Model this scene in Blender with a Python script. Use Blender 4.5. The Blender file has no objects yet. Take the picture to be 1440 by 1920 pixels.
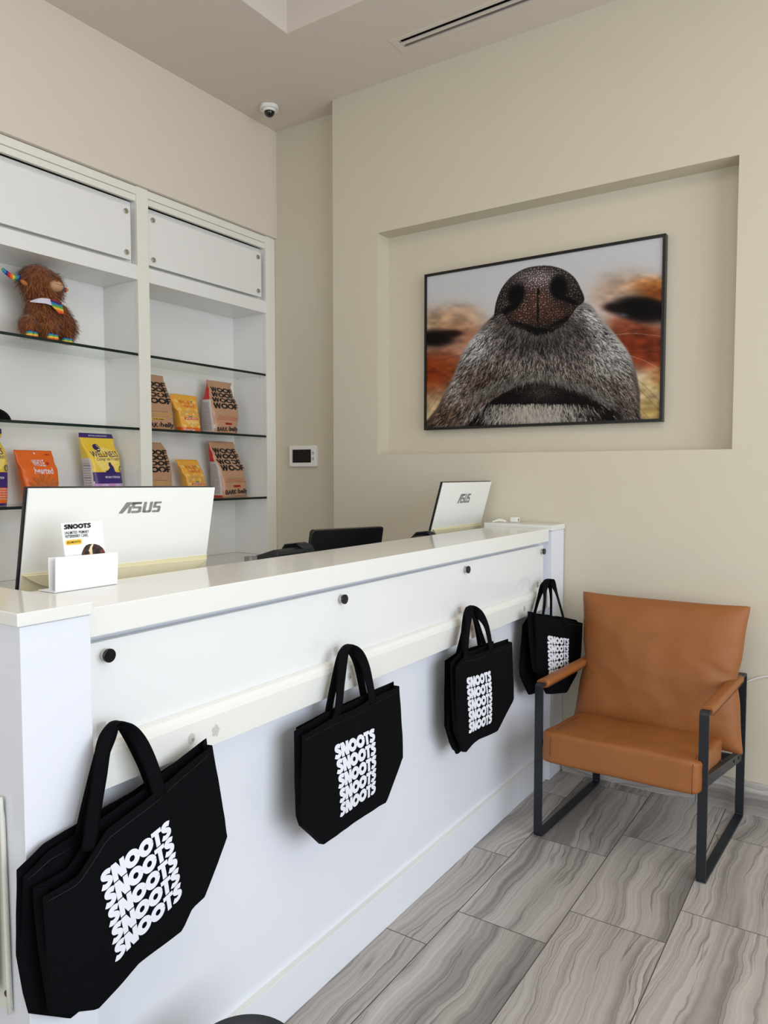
import bpy, bmesh, math, random
import numpy as np
from mathutils import Vector, Matrix, noise

random.seed(7)
rng = np.random.default_rng(7)
SC = bpy.context.scene
COL = SC.collection
PI = math.pi

# ---------------------------------------------------------------- camera, world, light, exposure
YAW = math.radians(33.6); PITCH = math.atan(74/1383); CH = 1.42; FP = 1383.0
cam_d = bpy.data.cameras.new('camera')
cam_d.sensor_fit = 'HORIZONTAL'; cam_d.sensor_width = 36; cam_d.lens = 36*FP/1440
cam_d.clip_start = 0.05
cam = bpy.data.objects.new('camera', cam_d); COL.objects.link(cam)
cam.location = (0, 0, CH); cam.rotation_euler = (PI/2-PITCH, 0, YAW)
SC.camera = cam
SC.view_settings.view_transform = 'Standard'
SC.view_settings.look = 'None'
SC.view_settings.gamma = 1.0
SC.view_settings.exposure = 0.0
SC.view_settings.use_curve_mapping = False

world = bpy.data.worlds.new('world'); SC.world = world; world.use_nodes = True
world.node_tree.nodes['Background'].inputs[0].default_value = (0.75, 0.86, 1.0, 1)
world.node_tree.nodes['Background'].inputs[1].default_value = 1.0

def area(name, loc, rot, sx, sy, power, color):
    d = bpy.data.lights.new(name, 'AREA'); d.shape = 'RECTANGLE'; d.size = sx; d.size_y = sy
    d.energy = power; d.color = color
    o = bpy.data.objects.new(name, d); COL.objects.link(o); o.location = loc; o.rotation_euler = rot
    return o
# daylight in through the shop windows (right hand wall and street front)
area('daylight_side', (2.62, 0.9, 1.75), (0, PI/2, 0), 2.5, 3.8, 118, (0.88, 0.94, 1.0))
area('daylight_front', (-0.4, -2.62, 1.75), (PI/2, 0, 0), 3.6, 2.5, 40, (1.0, 0.98, 0.96))
# warm ceiling light in the tray
area('ceiling_lamp_light', (-0.4, 0.6, 3.6), (0, 0, 0), 2.2, 2.2, 26, (1.0, 0.92, 0.82))

# ---------------------------------------------------------------- helpers
def at(px, py, ax, v):
    """point where the sight line through a place in the photo meets the plane axis=v"""
    c, s = math.cos(YAW), math.sin(YAW); cp, sp = math.cos(PITCH), math.sin(PITCH)
    F = Vector((-s*cp, c*cp, -sp)); R = Vector((c, s, 0)); U = R.cross(F)
    d = F + R*((px-720)/FP) - U*((py-960)/FP)
    C0 = Vector((0, 0, CH)); t = (v-C0[ax])/d[ax]
    return C0 + d*t

def lin(c):
    return c/12.92 if c <= 0.04045 else ((c+0.055)/1.055)**2.4
def rgb(r, g, b):
    return (lin(r/255), lin(g/255), lin(b/255), 1)

def mat(name, col, rough=0.5, metal=0.0, bump=0.0, bscale=50, spec=0.5, coat=0.0, trans=0.0, ior=1.45, stretch=None, var=0.0, vscale=6, sheen=0.0, emit=0):
    m = bpy.data.materials.new(name); m.use_nodes = True
    nt = m.node_tree; b = nt.nodes['Principled BSDF']
    b.inputs['Base Color'].default_value = col if len(col) == 4 else (*col, 1)
    b.inputs['Roughness'].default_value = rough; b.inputs['Metallic'].default_value = metal
    b.inputs['Specular IOR Level'].default_value = spec; b.inputs['IOR'].default_value = ior
    b.inputs['Coat Weight'].default_value = coat; b.inputs['Transmission Weight'].default_value = trans
    b.inputs['Sheen Weight'].default_value = sheen
    if emit:
        b.inputs['Emission Color'].default_value = col; b.inputs['Emission Strength'].default_value = emit
    tc = nt.nodes.new('ShaderNodeTexCoord'); mp = nt.nodes.new('ShaderNodeMapping')
    nt.links.new(tc.outputs['Object'], mp.inputs['Vector'])
    if stretch: mp.inputs['Scale'].default_value = stretch
    if bump:
        n = nt.nodes.new('ShaderNodeTexNoise'); n.inputs['Scale'].default_value = bscale; n.inputs['Detail'].default_value = 4
        nt.links.new(mp.outputs[0], n.inputs['Vector'])
        bp = nt.nodes.new('ShaderNodeBump'); bp.inputs['Strength'].default_value = bump; bp.inputs['Distance'].default_value = 0.004
        nt.links.new(n.outputs['Fac'], bp.inputs['Height']); nt.links.new(bp.outputs[0], b.inputs['Normal'])
    if var:
        n2 = nt.nodes.new('ShaderNodeTexNoise'); n2.inputs['Scale'].default_value = vscale; n2.inputs['Detail'].default_value = 5
        nt.links.new(mp.outputs[0], n2.inputs['Vector'])
        mx = nt.nodes.new('ShaderNodeMixRGB'); mx.blend_type = 'MIX'
        c = b.inputs['Base Color'].default_value
        mx.inputs[1].default_value = (c[0]*(1-var), c[1]*(1-var), c[2]*(1-var), 1)
        mx.inputs[2].default_value = (min(1, c[0]*(1+var)), min(1, c[1]*(1+var)), min(1, c[2]*(1+var)), 1)
        nt.links.new(n2.outputs['Fac'], mx.inputs[0]); nt.links.new(mx.outputs[0], b.inputs['Base Color'])
    return m

M = {}
M['wall_art'] = mat('wall_paint_greige', rgb(207, 199, 180), 0.75, bump=0.05, bscale=180, var=0.015)
M['wall_warm'] = mat('wall_paint_warm', rgb(222, 211, 197), 0.75, bump=0.05, bscale=180, var=0.015)
M['ceiling'] = mat('ceiling_paint', rgb(216, 206, 195), 0.85, bump=0.04, bscale=160, var=0.01)
M['laminate'] = mat('white_gloss_laminate', rgb(226, 229, 238), 0.13, var=0.006, vscale=3)
M['panel'] = mat('white_gloss_acrylic', rgb(230, 231, 232), 0.1, coat=0.2, var=0.004)
M['slab'] = mat('white_solid_surface', rgb(230, 230, 226), 0.12, var=0.006, vscale=9)
M['shelf_white'] = mat('shelf_white_paint', rgb(236, 235, 232), 0.3, var=0.006)
M['shelf_cream'] = mat('shelf_stile_white', rgb(236, 234, 224), 0.35, var=0.006)
M['chrome'] = mat('dark_chrome', rgb(62, 62, 65), 0.12, 1.0, var=0.03)
M['nickel'] = mat('brushed_nickel', rgb(190, 186, 178), 0.28, 1.0, var=0.03)
M['black_metal'] = mat('black_powder_coat', rgb(25, 30, 37), 0.42, bump=0.06, bscale=500, var=0.05)
M['leather'] = mat('tan_leather', rgb(148, 90, 43), 0.46, bump=0.4, bscale=380, var=0.14, vscale=7)
M['leather_dark'] = mat('leather_stitching', rgb(86, 46, 22), 0.6, var=0.05)
M['bag'] = mat('black_nonwoven_fabric', rgb(6, 7, 11), 0.8, bump=0.35, bscale=700, var=0.12, vscale=30, spec=0.1)
M['ink_white'] = mat('white_print_ink', rgb(226, 228, 238), 0.6, bump=0.1, bscale=500, var=0.02)
M['ink_black'] = mat('black_print_ink', rgb(20, 18, 18), 0.45, var=0.02)
M['frame_black'] = mat('black_picture_frame', rgb(7, 7, 8), 0.35, var=0.05)
M['bezel'] = mat('black_plastic', rgb(12, 13, 16), 0.3, var=0.05)
M['phone'] = mat('black_matt_plastic', rgb(26, 29, 34), 0.45, var=0.05)
M['monitor_white'] = mat('white_monitor_plastic', rgb(238, 238, 234), 0.35, var=0.005)
M['cream'] = mat('cream_monitor_plastic', rgb(235, 226, 190), 0.45, var=0.01)
M['logo'] = mat('grey_logo_metal', rgb(142, 142, 140), 0.35, 0.3, var=0.02)
M['white_plastic'] = mat('white_plastic', rgb(232, 231, 226), 0.35, var=0.01)
M['paper'] = mat('white_card', rgb(240, 240, 242), 0.5, var=0.005)
M['yellow_ink'] = mat('yellow_print', rgb(243, 190, 60), 0.5, var=0.02)
M['green_ink'] = mat('green_print', rgb(60, 130, 80), 0.5, var=0.02)
M['clear'] = mat('clear_acrylic', (0.93, 0.94, 0.93, 1), 0.08, trans=0.85, var=0.01)
M['dark'] = mat('duct_black', rgb(10, 10, 11), 0.7, var=0.05)
M['bracket'] = mat('white_painted_metal', rgb(226, 226, 216), 0.4, bump=0.05, var=0.02)
M['screw'] = mat('dark_screw', rgb(96, 90, 82), 0.4, 0.8, var=0.1)

# glass for windows (thin) and green tinted edge glass for shelves
def glass(name, tint, refl=0.9):
    m = bpy.data.materials.new(name); m.use_nodes = True; nt = m.node_tree
    nt.nodes.remove(nt.nodes['Principled BSDF']); out = nt.nodes['Material Output']
    fr = nt.nodes.new('ShaderNodeFresnel'); fr.inputs[0].default_value = 1.5
    tr = nt.nodes.new('ShaderNodeBsdfTransparent'); tr.inputs[0].default_value = tint
    gl = nt.nodes.new('ShaderNodeBsdfGlossy'); gl.inputs['Roughness'].default_value = 0.02
    nz = nt.nodes.new('ShaderNodeTexNoise'); nz.inputs['Scale'].default_value = 3
    mr = nt.nodes.new('ShaderNodeMapRange'); mr.inputs[3].default_value = 0.01; mr.inputs[4].default_value = 0.04
    nt.links.new(nz.outputs['Fac'], mr.inputs[0]); nt.links.new(mr.outputs[0], gl.inputs['Roughness'])
    mx = nt.nodes.new('ShaderNodeMixShader')
    ge = nt.nodes.new('ShaderNodeNewGeometry'); sb_ = nt.nodes.new('ShaderNodeMath'); sb_.operation = 'SUBTRACT'; sb_.inputs[0].default_value = 1
    ml = nt.nodes.new('ShaderNodeMath'); ml.operation = 'MULTIPLY'; nt.links.new(ge.outputs['Backfacing'], sb_.inputs[1])
    nt.links.new(sb_.outputs[0], ml.inputs[0]); nt.links.new(fr.outputs[0], ml.inputs[1]); nt.links.new(ml.outputs[0], mx.inputs[0]); nt.links.new(tr.outputs[0], mx.inputs[1]); nt.links.new(gl.outputs[0], mx.inputs[2])
    nt.links.new(mx.outputs[0], out.inputs[0])
    return m
M['window_glass'] = glass('window_glass', (0.98, 0.99, 0.985, 1))
M['shelf_glass'] = glass('shelf_glass', (0.955, 0.98, 0.965, 1))
M['film'] = glass('clear_adhesive_film', (0.93, 0.93, 0.92, 1))
M['glass_edge'] = mat('polished_glass_edge', rgb(5, 30, 27), 0.3, var=0.1)

# floor stone: real tile layout in world metres (tiles 0.30 x 0.604, each row stepped by a third)
def stone(name, tiles=True, axis='Y'):
    m = bpy.data.materials.new(name); m.use_nodes = True; nt = m.node_tree; N = nt.nodes; L = nt.links
    b = N['Principled BSDF']
    tc = N.new('ShaderNodeTexCoord'); sep = N.new('ShaderNodeSeparateXYZ'); L.new(tc.outputs['Object'], sep.inputs[0])
    def mth(op, a, bb=None, c=None):
        n = N.new('ShaderNodeMath'); n.operation = op
        for i, v in enumerate((a, bb, c)):
            if v is None: continue
            if isinstance(v, (int, float)): n.inputs[i].default_value = v
            else: L.new(v, n.inputs[i])
        return n.outputs[0]
    if axis == 'Y': X, Y = sep.outputs[0], sep.outputs[1]
    else: X, Y = sep.outputs[2], sep.outputs[0]
    if tiles:
        xr = mth('DIVIDE', mth('ADD', X, 1.083), 0.30)
        row = mth('FLOOR', xr); fx = mth('SUBTRACT', xr, row)
        yr = mth('DIVIDE', mth('SUBTRACT', mth('SUBTRACT', Y, 1.862-0.2025*-1), mth('MULTIPLY', row, 0.2025)), 0.604)
        cl = mth('FLOOR', yr); fy = mth('SUBTRACT', yr, cl)
        seed = mth('ADD', mth('MULTIPLY', row, 7.31), mth('MULTIPLY', cl, 3.77))
        ex = mth('MULTIPLY', mth('MINIMUM', fx, mth('SUBTRACT', 1.0, fx)), 0.30)
        ey = mth('MULTIPLY', mth('MINIMUM', fy, mth('SUBTRACT', 1.0, fy)), 0.604)
        edge = mth('LESS_THAN', mth('MINIMUM', ex, ey), 0.0016)
    else:
        cl = mth('FLOOR', mth('DIVIDE', Y, 0.604)); seed = mth('MULTIPLY', cl, 5.13)
        edge = mth('LESS_THAN', mth('ABSOLUTE', mth('SUBTRACT', mth('DIVIDE', Y, 0.604), mth('ROUND', mth('DIVIDE', Y, 0.604)))), 0.002)
    # low frequency warp, running along the tile
    cw = N.new('ShaderNodeCombineXYZ'); L.new(mth('MULTIPLY', X, 1.6), cw.inputs[0]); L.new(mth('MULTIPLY', Y, 1.35), cw.inputs[1]); L.new(seed, cw.inputs[2])
    nw = N.new('ShaderNodeTexNoise'); nw.inputs['Scale'].default_value = 1.0; nw.inputs['Detail'].default_value = 5; nw.inputs['Roughness'].default_value = 0.46
    L.new(cw.outputs[0], nw.inputs['Vector'])
    cf = N.new('ShaderNodeCombineXYZ'); L.new(mth('MULTIPLY', X, 14), cf.inputs[0]); L.new(mth('MULTIPLY', Y, 9), cf.inputs[1]); L.new(seed, cf.inputs[2])
    nf = N.new('ShaderNodeTexNoise'); nf.inputs['Scale'].default_value = 1.0; nf.inputs['Detail'].default_value = 3
    L.new(cf.outputs[0], nf.inputs['Vector'])
    # strata coordinate
    st = mth('ADD', mth('ADD', X, mth('MULTIPLY', nw.outputs['Fac'], 0.21)), mth('MULTIPLY', nf.outputs['Fac'], 0.020))
    def band(freq, seedk, lo, hi, detail=2):
        c = N.new('ShaderNodeCombineXYZ'); L.new(mth('MULTIPLY', st, freq), c.inputs[0]); L.new(mth('MULTIPLY', Y, 0.5), c.inputs[1]); L.new(mth('MULTIPLY', seed, seedk), c.inputs[2])
        n = N.new('ShaderNodeTexNoise'); n.inputs['Scale'].default_value = 1.0; n.inputs['Detail'].default_value = detail
        L.new(c.outputs[0], n.inputs['Vector'])
        r = N.new('ShaderNodeMapRange'); r.inputs[1].default_value = lo; r.inputs[2].default_value = hi
        L.new(n.outputs['Fac'], r.inputs[0]); return r.outputs[0]
    broad = band(15, 1.7, 0.34, 0.66)
    fine = band(110, 2.3, 0.36, 0.66, 3)
    # thin dark seams where a band noise crosses its middle
    c = N.new('ShaderNodeCombineXYZ'); L.new(mth('MULTIPLY', st, 46), c.inputs[0]); L.new(mth('MULTIPLY', Y, 0.7), c.inputs[1]); L.new(mth('MULTIPLY', seed, 3.1), c.inputs[2])
    n = N.new('ShaderNodeTexNoise'); n.inputs['Scale'].default_value = 1.0; n.inputs['Detail'].default_value = 1; L.new(c.outputs[0], n.inputs['Vector'])
    seam = mth('SUBTRACT', 1.0, mth('MINIMUM', 1.0, mth('MULTIPLY', mth('ABSOLUTE', mth('SUBTRACT', n.outputs['Fac'], 0.5)), 34)))
    seam = mth('MULTIPLY', seam, mth('POWER', fine, 0.6))
    r1 = N.new('ShaderNodeValToRGB'); e = r1.color_ramp.elements
    e[0].position = 0.0; e[0].color = rgb(136, 131, 128); e[1].position = 1.0; e[1].color = rgb(192, 187, 182)
    e2 = e.new(0.45); e2.color = rgb(173, 168, 163)
    L.new(broad, r1.inputs[0])
    m1 = N.new('ShaderNodeMixRGB'); m1.blend_type = 'MULTIPLY'; L.new(r1.outputs[0], m1.inputs[1])
    g = N.new('ShaderNodeValToRGB'); g.color_ramp.elements[0].color = (0.83, 0.81, 0.80, 1); g.color_ramp.elements[1].color = (1, 1, 1, 1); L.new(fine, g.inputs[0])
    L.new(g.outputs[0], m1.inputs[2]); m1.inputs[0].default_value = 1.0
    m2 = N.new('ShaderNodeMixRGB'); L.new(mth('MULTIPLY', seam, 0.8), m2.inputs[0]); L.new(m1.outputs[0], m2.inputs[1]); m2.inputs[2].default_value = rgb(84, 76, 74)
    m3 = N.new('ShaderNodeMixRGB'); L.new(edge, m3.inputs[0]); L.new(m2.outputs[0], m3.inputs[1]); m3.inputs[2].default_value = rgb(70, 68, 66)
    L.new(m3.outputs[0], b.inputs['Base Color']); b.inputs['Roughness'].default_value = 0.22
    L.new(mth('MULTIPLY_ADD', edge, 0.5, 0.24), b.inputs['Roughness'])
    bp = N.new('ShaderNodeBump'); bp.inputs['Strength'].default_value = 0.4; bp.inputs['Distance'].default_value = 0.002
    L.new(mth('SUBTRACT', 1.0, edge), bp.inputs['Height']); L.new(bp.outputs[0], b.inputs['Normal'])
    return m
M['floor'] = stone('striped_stone_tile')
M['skirting'] = stone('striped_stone_skirting', False, 'X')

def bx(bm, x0, x1, y0, y1, z0, z1, mi=0):
    vs = [bm.verts.new(p) for p in ((x0,y0,z0),(x1,y0,z0),(x1,y1,z0),(x0,y1,z0),(x0,y0,z1),(x1,y0,z1),(x1,y1,z1),(x0,y1,z1))]
    for f in ((0,3,2,1),(4,5,6,7),(0,1,5,4),(1,2,6,5),(2,3,7,6),(3,0,4,7)):
        fc = bm.faces.new([vs[i] for i in f]); fc.material_index = mi
    return vs

def root_loc(p):
    while p.parent: p = p.parent
    return p.location

def obj(name, bm, m, parent=None, bevel=0, smooth=False, subd=0, segs=2):
    me = bpy.data.meshes.new(name)
    if parent is not None:
        bmesh.ops.translate(bm, verts=bm.verts, vec=-Vector(root_loc(parent)))
    bm.normal_update()
    if smooth:
        for f in bm.faces: f.smooth = True
    bm.to_mesh(me); bm.free()
    o = bpy.data.objects.new(name, me); COL.objects.link(o)
    for mm in (m if isinstance(m, (list, tuple)) else [m]): me.materials.append(mm)
    if parent is not None: o.parent = parent
    if bevel:
        b = o.modifiers.new('bevel', 'BEVEL'); b.width = bevel; b.segments = segs; b.limit_method = 'ANGLE'; b.angle_limit = math.radians(40)
        b.harden_normals = False
    if subd:
        s = o.modifiers.new('subd', 'SUBSURF'); s.levels = subd; s.render_levels = subd
    return o

def box(name, m, x0, x1, y0, y1, z0, z1, parent=None, bevel=0):
    bm = bmesh.new(); bx(bm, x0, x1, y0, y1, z0, z1)
    return obj(name, bm, m, parent, bevel)

def thing(name, label, cat, loc=(0, 0, 0), group=None):
    o = bpy.data.objects.new(name, None); o.empty_display_size = 0.1; COL.objects.link(o)
    o.location = loc; o['label'] = label; o['category'] = cat
    if group: o['group'] = group
    return o
def tag(o, label, cat, group=None):
    o['label'] = label; o['category'] = cat
    if group: o['group'] = group
    return o
def struct(o):
    o['kind'] = 'structure'; return o

def grid_slab(bm, us, vs, w0, w1, holes, plane):
    """box pieces of a slab with rectangular holes; plane 'z': u=x v=y w=z ; 'y': u=x v=z w=y ; 'x': u=y v=z w=x"""
    for i in range(len(us)-1):
        for j in range(len(vs)-1):
            if (i, j) in holes: continue
            a0, a1, b0, b1 = us[i], us[i+1], vs[j], vs[j+1]
            if plane == 'z': bx(bm, a0, a1, b0, b1, w0, w1)
            elif plane == 'y': bx(bm, a0, a1, w0, w1, b0, b1)
            else: bx(bm, w0, w1, a0, a1, b0, b1)

def tube(bm, pts, r, n=10, caps=True, mi=0):
    pts = [Vector(p) for p in pts]; rings = []
    rr = r if isinstance(r, (list, tuple)) else [r]*len(pts)
    up = Vector((0, 0, 1)); t0 = (pts[1]-pts[0]).normalized()
    a = t0.orthogonal().normalized()
    for i, p in enumerate(pts):
        t = (pts[min(i+1, len(pts)-1)]-pts[max(i-1, 0)]).normalized()
        a = (a - t*a.dot(t)).normalized(); b = t.cross(a)
        rings.append([bm.verts.new(p+(a*math.cos(2*PI*k/n)+b*math.sin(2*PI*k/n))*rr[i]) for k in range(n)])
    for i in range(len(rings)-1):
        for k in range(n):
            f = bm.faces.new((rings[i][k], rings[i][(k+1) % n], rings[i+1][(k+1) % n], rings[i+1][k])); f.material_index = mi; f.smooth = True
    if caps:
        f = bm.faces.new(rings[0][::-1]); f.material_index = mi; f = bm.faces.new(rings[-1]); f.material_index = mi
    return rings

def cyl(bm, c, axis, r, h, n=24, mi=0):
    a = Vector(axis).normalized(); c = Vector(c)
    return tube(bm, [c, c+a*h], r, n, True, mi)

def prism(bm, pts, off, mi=0):
    """closed polygon given as 3-D points, thickened by the vector off"""
    a = [bm.verts.new(p) for p in pts]; off = Vector(off); b = [bm.verts.new(Vector(p)+off) for p in pts]
    n = len(pts)
    fs = [bm.faces.new(a), bm.faces.new(b[::-1])]
    for i in range(n): fs.append(bm.faces.new((a[i], b[i], b[(i+1) % n], a[(i+1) % n])))
    for f in fs: f.material_index = mi
    bmesh.ops.recalc_face_normals(bm, faces=fs)

def ellipsoid(bm, c, r, seg=20, rings=12, mi=0, rot=None):
    mtx = Matrix.Translation(c) @ (rot.to_4x4() if rot else Matrix.Identity(4)) @ Matrix.Diagonal((*r, 1))
    ret = bmesh.ops.create_uvsphere(bm, u_segments=seg, v_segments=rings, radius=1, matrix=mtx)
    for v in ret['verts']:
        for f in v.link_faces: f.material_index = mi; f.smooth = True

def interp(pts, t):
    """piecewise linear list of tuples at t in 0..1 (by arc length)"""
    L = [0]
    for i in range(len(pts)-1): L.append(L[-1]+(Vector(pts[i+1])-Vector(pts[i])).length)
    d = t*L[-1]
    for i in range(len(pts)-1):
        if d <= L[i+1] or i == len(pts)-2:
            k = 0 if L[i+1] == L[i] else (d-L[i])/(L[i+1]-L[i])
            return Vector(pts[i]).lerp(Vector(pts[i+1]), min(max(k, 0), 1))

def catmull(pts, n):
    P = [Vector(p) for p in pts]; P = [P[0]*2-P[1]]+P+[P[-1]*2-P[-2]]; out = []
    for i in range(1, len(P)-2):
        for k in range(n):
            t = k/n; a, b, c, d = P[i-1:i+3]
            out.append(0.5*((2*b)+(c-a)*t+(2*a-5*b+4*c-d)*t*t+(3*b-a-3*c+d)*t**3))
    out.append(P[-2]); return out

# ---- lettering: font text and heavy block letters, both as flat 2-D meshes scaled into a unit box
_tx = {}
def text2d(s, bold=0.0, spacing=1.0):
    k = (s, bold, spacing)
    if k in _tx: return _tx[k]
    cu = bpy.data.curves.new('lettering', 'FONT'); cu.body = s; cu.offset = bold; cu.resolution_u = 2; cu.space_character = spacing
    ob = bpy.data.objects.new('lettering', cu); COL.objects.link(ob)
    bpy.context.view_layer.update()
    dg = bpy.context.evaluated_depsgraph_get()
    me = bpy.data.meshes.new_from_object(ob.evaluated_get(dg))
    vs = [(v.co.x, v.co.y) for v in me.vertices]; fs = [tuple(p.vertices) for p in me.polygons]
    bpy.data.objects.remove(ob); bpy.data.curves.remove(cu); bpy.data.meshes.remove(me)
    x0 = min(v[0] for v in vs); x1 = max(v[0] for v in vs); y0 = min(v[1] for v in vs); y1 = max(v[1] for v in vs)
    _tx[k] = ([((x-x0)/(x1-x0), (y-y0)/(y1-y0)) for x, y in vs], fs, (x1-x0)/(y1-y0))
    return _tx[k]

def stroke2d(path, w, V, Fc):
    n = len(path); L = []; R = []
    for i, p in enumerate(path):
        a = path[max(i-1, 0)]; b = path[min(i+1, n-1)]
        dx, dy = b[0]-a[0], b[1]-a[1]; l = math.hypot(dx, dy) or 1
        L.append((p[0]-dy/l*w/2, p[1]+dx/l*w/2)); R.append((p[0]+dy/l*w/2, p[1]-dx/l*w/2))
    o = len(V)
    for a, b in zip(L, R): V.extend((a, b))
    for i in range(n-1): Fc.append((o+2*i, o+2*i+1, o+2*i+3, o+2*i+2))

def block_word(word, k=1.0, gap=0.0):
    """very heavy geometric capitals touching each other"""
    V, Fc = [], []; x = 0
    for ch in word:
        if ch == 'O':
            w = 0.29*k; r = 0.495-w/2; c = (x+0.49, 0.5)
            stroke2d([(c[0]+r*math.cos(a), c[1]+r*math.sin(a)) for a in [2*PI*k/28 for k in range(29)]], w, V, Fc); x += 0.93
        elif ch == 'N':
            o = len(V); w = 0.27*k
            V.extend([(x+.03,0),(x+.03,1),(x+.03+w,1),(x+.03+w,0)]); Fc.append((o,o+3,o+2,o+1)); o += 4
            V.extend([(x+.57,0),(x+.57,1),(x+.57+w,1),(x+.57+w,0)]); Fc.append((o,o+3,o+2,o+1)); o += 4
            V.extend([(x+.03,1),(x+.36,1),(x+.84,0),(x+.51,0)]); Fc.append((o,o+3,o+2,o+1)); x += 0.84
        elif ch == 'T':
            o = len(V); V.extend([(x,.73),(x,1),(x+.68,1),(x+.68,.73)]); Fc.append((o,o+3,o+2,o+1)); o += 4
            V.extend([(x+.2,0),(x+.2,.75),(x+.48,.75),(x+.48,0)]); Fc.append((o,o+3,o+2,o+1)); x += 0.64
        elif ch == 'S':
            pts = [(.66,.80),(.52,.86),(.36,.87),(.24,.82),(.19,.72),(.23,.62),(.35,.55),(.47,.48),(.55,.39),(.54,.26),(.44,.17),(.30,.13),(.16,.15),(.03,.22)]
            sm = catmull([(a, b, 0) for a, b in pts], 3)
            stroke2d([(x+p.x, p.y) for p in sm], 0.265*k, V, Fc); x += 0.68
        elif ch == 'W':
            for a, b in (((.12,1),(.3,0)),((.3,0),(.5,1)),((.5,1),(.7,0)),((.7,0),(.88,1))): stroke2d([(x+a[0],a[1]),(x+b[0],b[1])], .21*k, V, Fc)
            x += 1.0
        elif ch == 'F':
            o = len(V); V.extend([(x+.05,0),(x+.05,1),(x+.30,1),(x+.30,0)]); Fc.append((o,o+3,o+2,o+1)); o += 4
            V.extend([(x+.3,.76),(x+.3,1),(x+.68,1),(x+.68,.76)]); Fc.append((o,o+3,o+2,o+1)); o += 4
            V.extend([(x+.3,.36),(x+.3,.58),(x+.6,.58),(x+.6,.36)]); Fc.append((o,o+3,o+2,o+1)); x += 0.7
    V = [(a/x, b) for a, b in V]
    return V, Fc, x

def lay(bm, flat, fn, maxlen=0.02, mi=0):
    """put a flat unit-box lettering on a surface; fn(a,b) gives the 3-D point"""
    V, Fc = flat[0], flat[1]
    t = bmesh.new(); vs = [t.verts.new((a, b, 0)) for a, b in V]
    for f in Fc:
        try: t.faces.new([vs[i] for i in f])
        except ValueError: pass
    p00, p10, p01 = Vector(fn(0, 0)), Vector(fn(1, 0)), Vector(fn(0, 1))
    sx = (p10-p00).length; sy = (p01-p00).length
    for _ in range(3):
        es = [e for e in t.edges if math.hypot((e.verts[0].co.x-e.verts[1].co.x)*sx, (e.verts[0].co.y-e.verts[1].co.y)*sy) > maxlen]
        if not es: break
        bmesh.ops.subdivide_edges(t, edges=es, cuts=1)
        bmesh.ops.triangulate(t, faces=t.faces)
    mp = {}
    for v in t.verts: mp[v] = bm.verts.new(fn(v.co.x, v.co.y))
    for f in t.faces:
        try: g = bm.faces.new([mp[v] for v in f.verts]); g.material_index = mi
        except ValueError: pass
    t.free()

# ---------------------------------------------------------------- room shell
bm = bmesh.new(); bx(bm, -3.45, 2.6, -2.5, 3.5, -0.1, 0.0)
struct(obj('floor', bm, M['floor']))
CZ = 3.491
bm = bmesh.new()
xs = [-3.45, -2.375, -1.99, -0.5, 1.6, 2.6]; ys = [-2.5, -1.7, 2.745, 3.078, 3.163, 3.6]
holes = {(i, 1) for i in (1, 2, 3)} | {(2, 3)}
grid_slab(bm, xs, ys, CZ, CZ+0.15, holes, 'z')
bx(bm, -2.6, 1.8, -1.9, 2.95, CZ+0.15, CZ+0.25)
ceil = struct(obj('ceiling', bm, M['ceiling']))
# art wall with its shallow recess, and the set-back strip beside it
bm = bmesh.new()
grid_slab(bm, [-2.578, -2.275, -0.497, 2.6], [0, 1.517, 2.711, CZ], 3.36, 3.47, {(1, 1)}, 'y')
bx(bm, -2.578, 2.6, 3.47, 3.6, 0, CZ)
struct(obj('wall_back', bm, M['wall_art']))
bm = bmesh.new(); bx(bm, -3.45, -2.578, 3.478, 3.6, 0, CZ)
struct(obj('wall_alcove', bm, M['wall_art']))
bm = bmesh.new(); bx(bm, -3.55, -3.42, -2.5, 3.6, 0, CZ); bx(bm, -3.42, -3.10, -2.5, 3.478, 2.853, CZ)
bx(bm, -3.42, -3.12, -2.5, 1.44, 0, 2.853)
struct(obj('wall_left', bm, M['wall_warm']))
# window walls behind and to the right of the camera
bm = bmesh.new(); grid_slab(bm, [-2.5, -1.05, 2.85, 3.36], [0, 0.45, 3.05, CZ], 2.6, 2.72, {(1, 1)}, 'x')
struct(obj('wall_right', bm, M['wall_art']))
bm = bmesh.new(); grid_slab(bm, [-3.55, -2.25, 1.45, 2.6], [0, 0.45, 3.05, CZ], -2.6, -2.5, {(1, 1)}, 'y')
struct(obj('wall_front', bm, M['wall_art']))
for nm, ax in (('window_1', 'x'), ('window_2', 'y')):
    bm = bmesh.new(); g = bmesh.new()
    if ax == 'x':
        for y in (-1.05, 0.23, 1.52, 2.80): bx(bm, 2.62, 2.68, y, y+0.05, 0.45, 3.05)
        bx(bm, 2.62, 2.68, -1.0, 2.8, 0.45, 0.5); bx(bm, 2.62, 2.68, -1.0, 2.8, 3.0, 3.05)
        bx(g, 2.645, 2.651, -1.0, 2.8, 0.5, 3.0)
    else:
        for x in (-2.25, -1.03, 0.19, 1.40): bx(bm, x, x+0.05, -2.58, -2.52, 0.45, 3.05)
        bx(bm, -2.2, 1.4, -2.58, -2.52, 0.45, 0.5); bx(bm, -2.2, 1.4, -2.58, -2.52, 3.0, 3.05)
        bx(g, -2.2, 1.4, -2.552, -2.546, 0.5, 3.0)
    w = struct(obj(nm, bm, M['black_metal'])); obj('window_pane', g, M['window_glass'], w)
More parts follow.
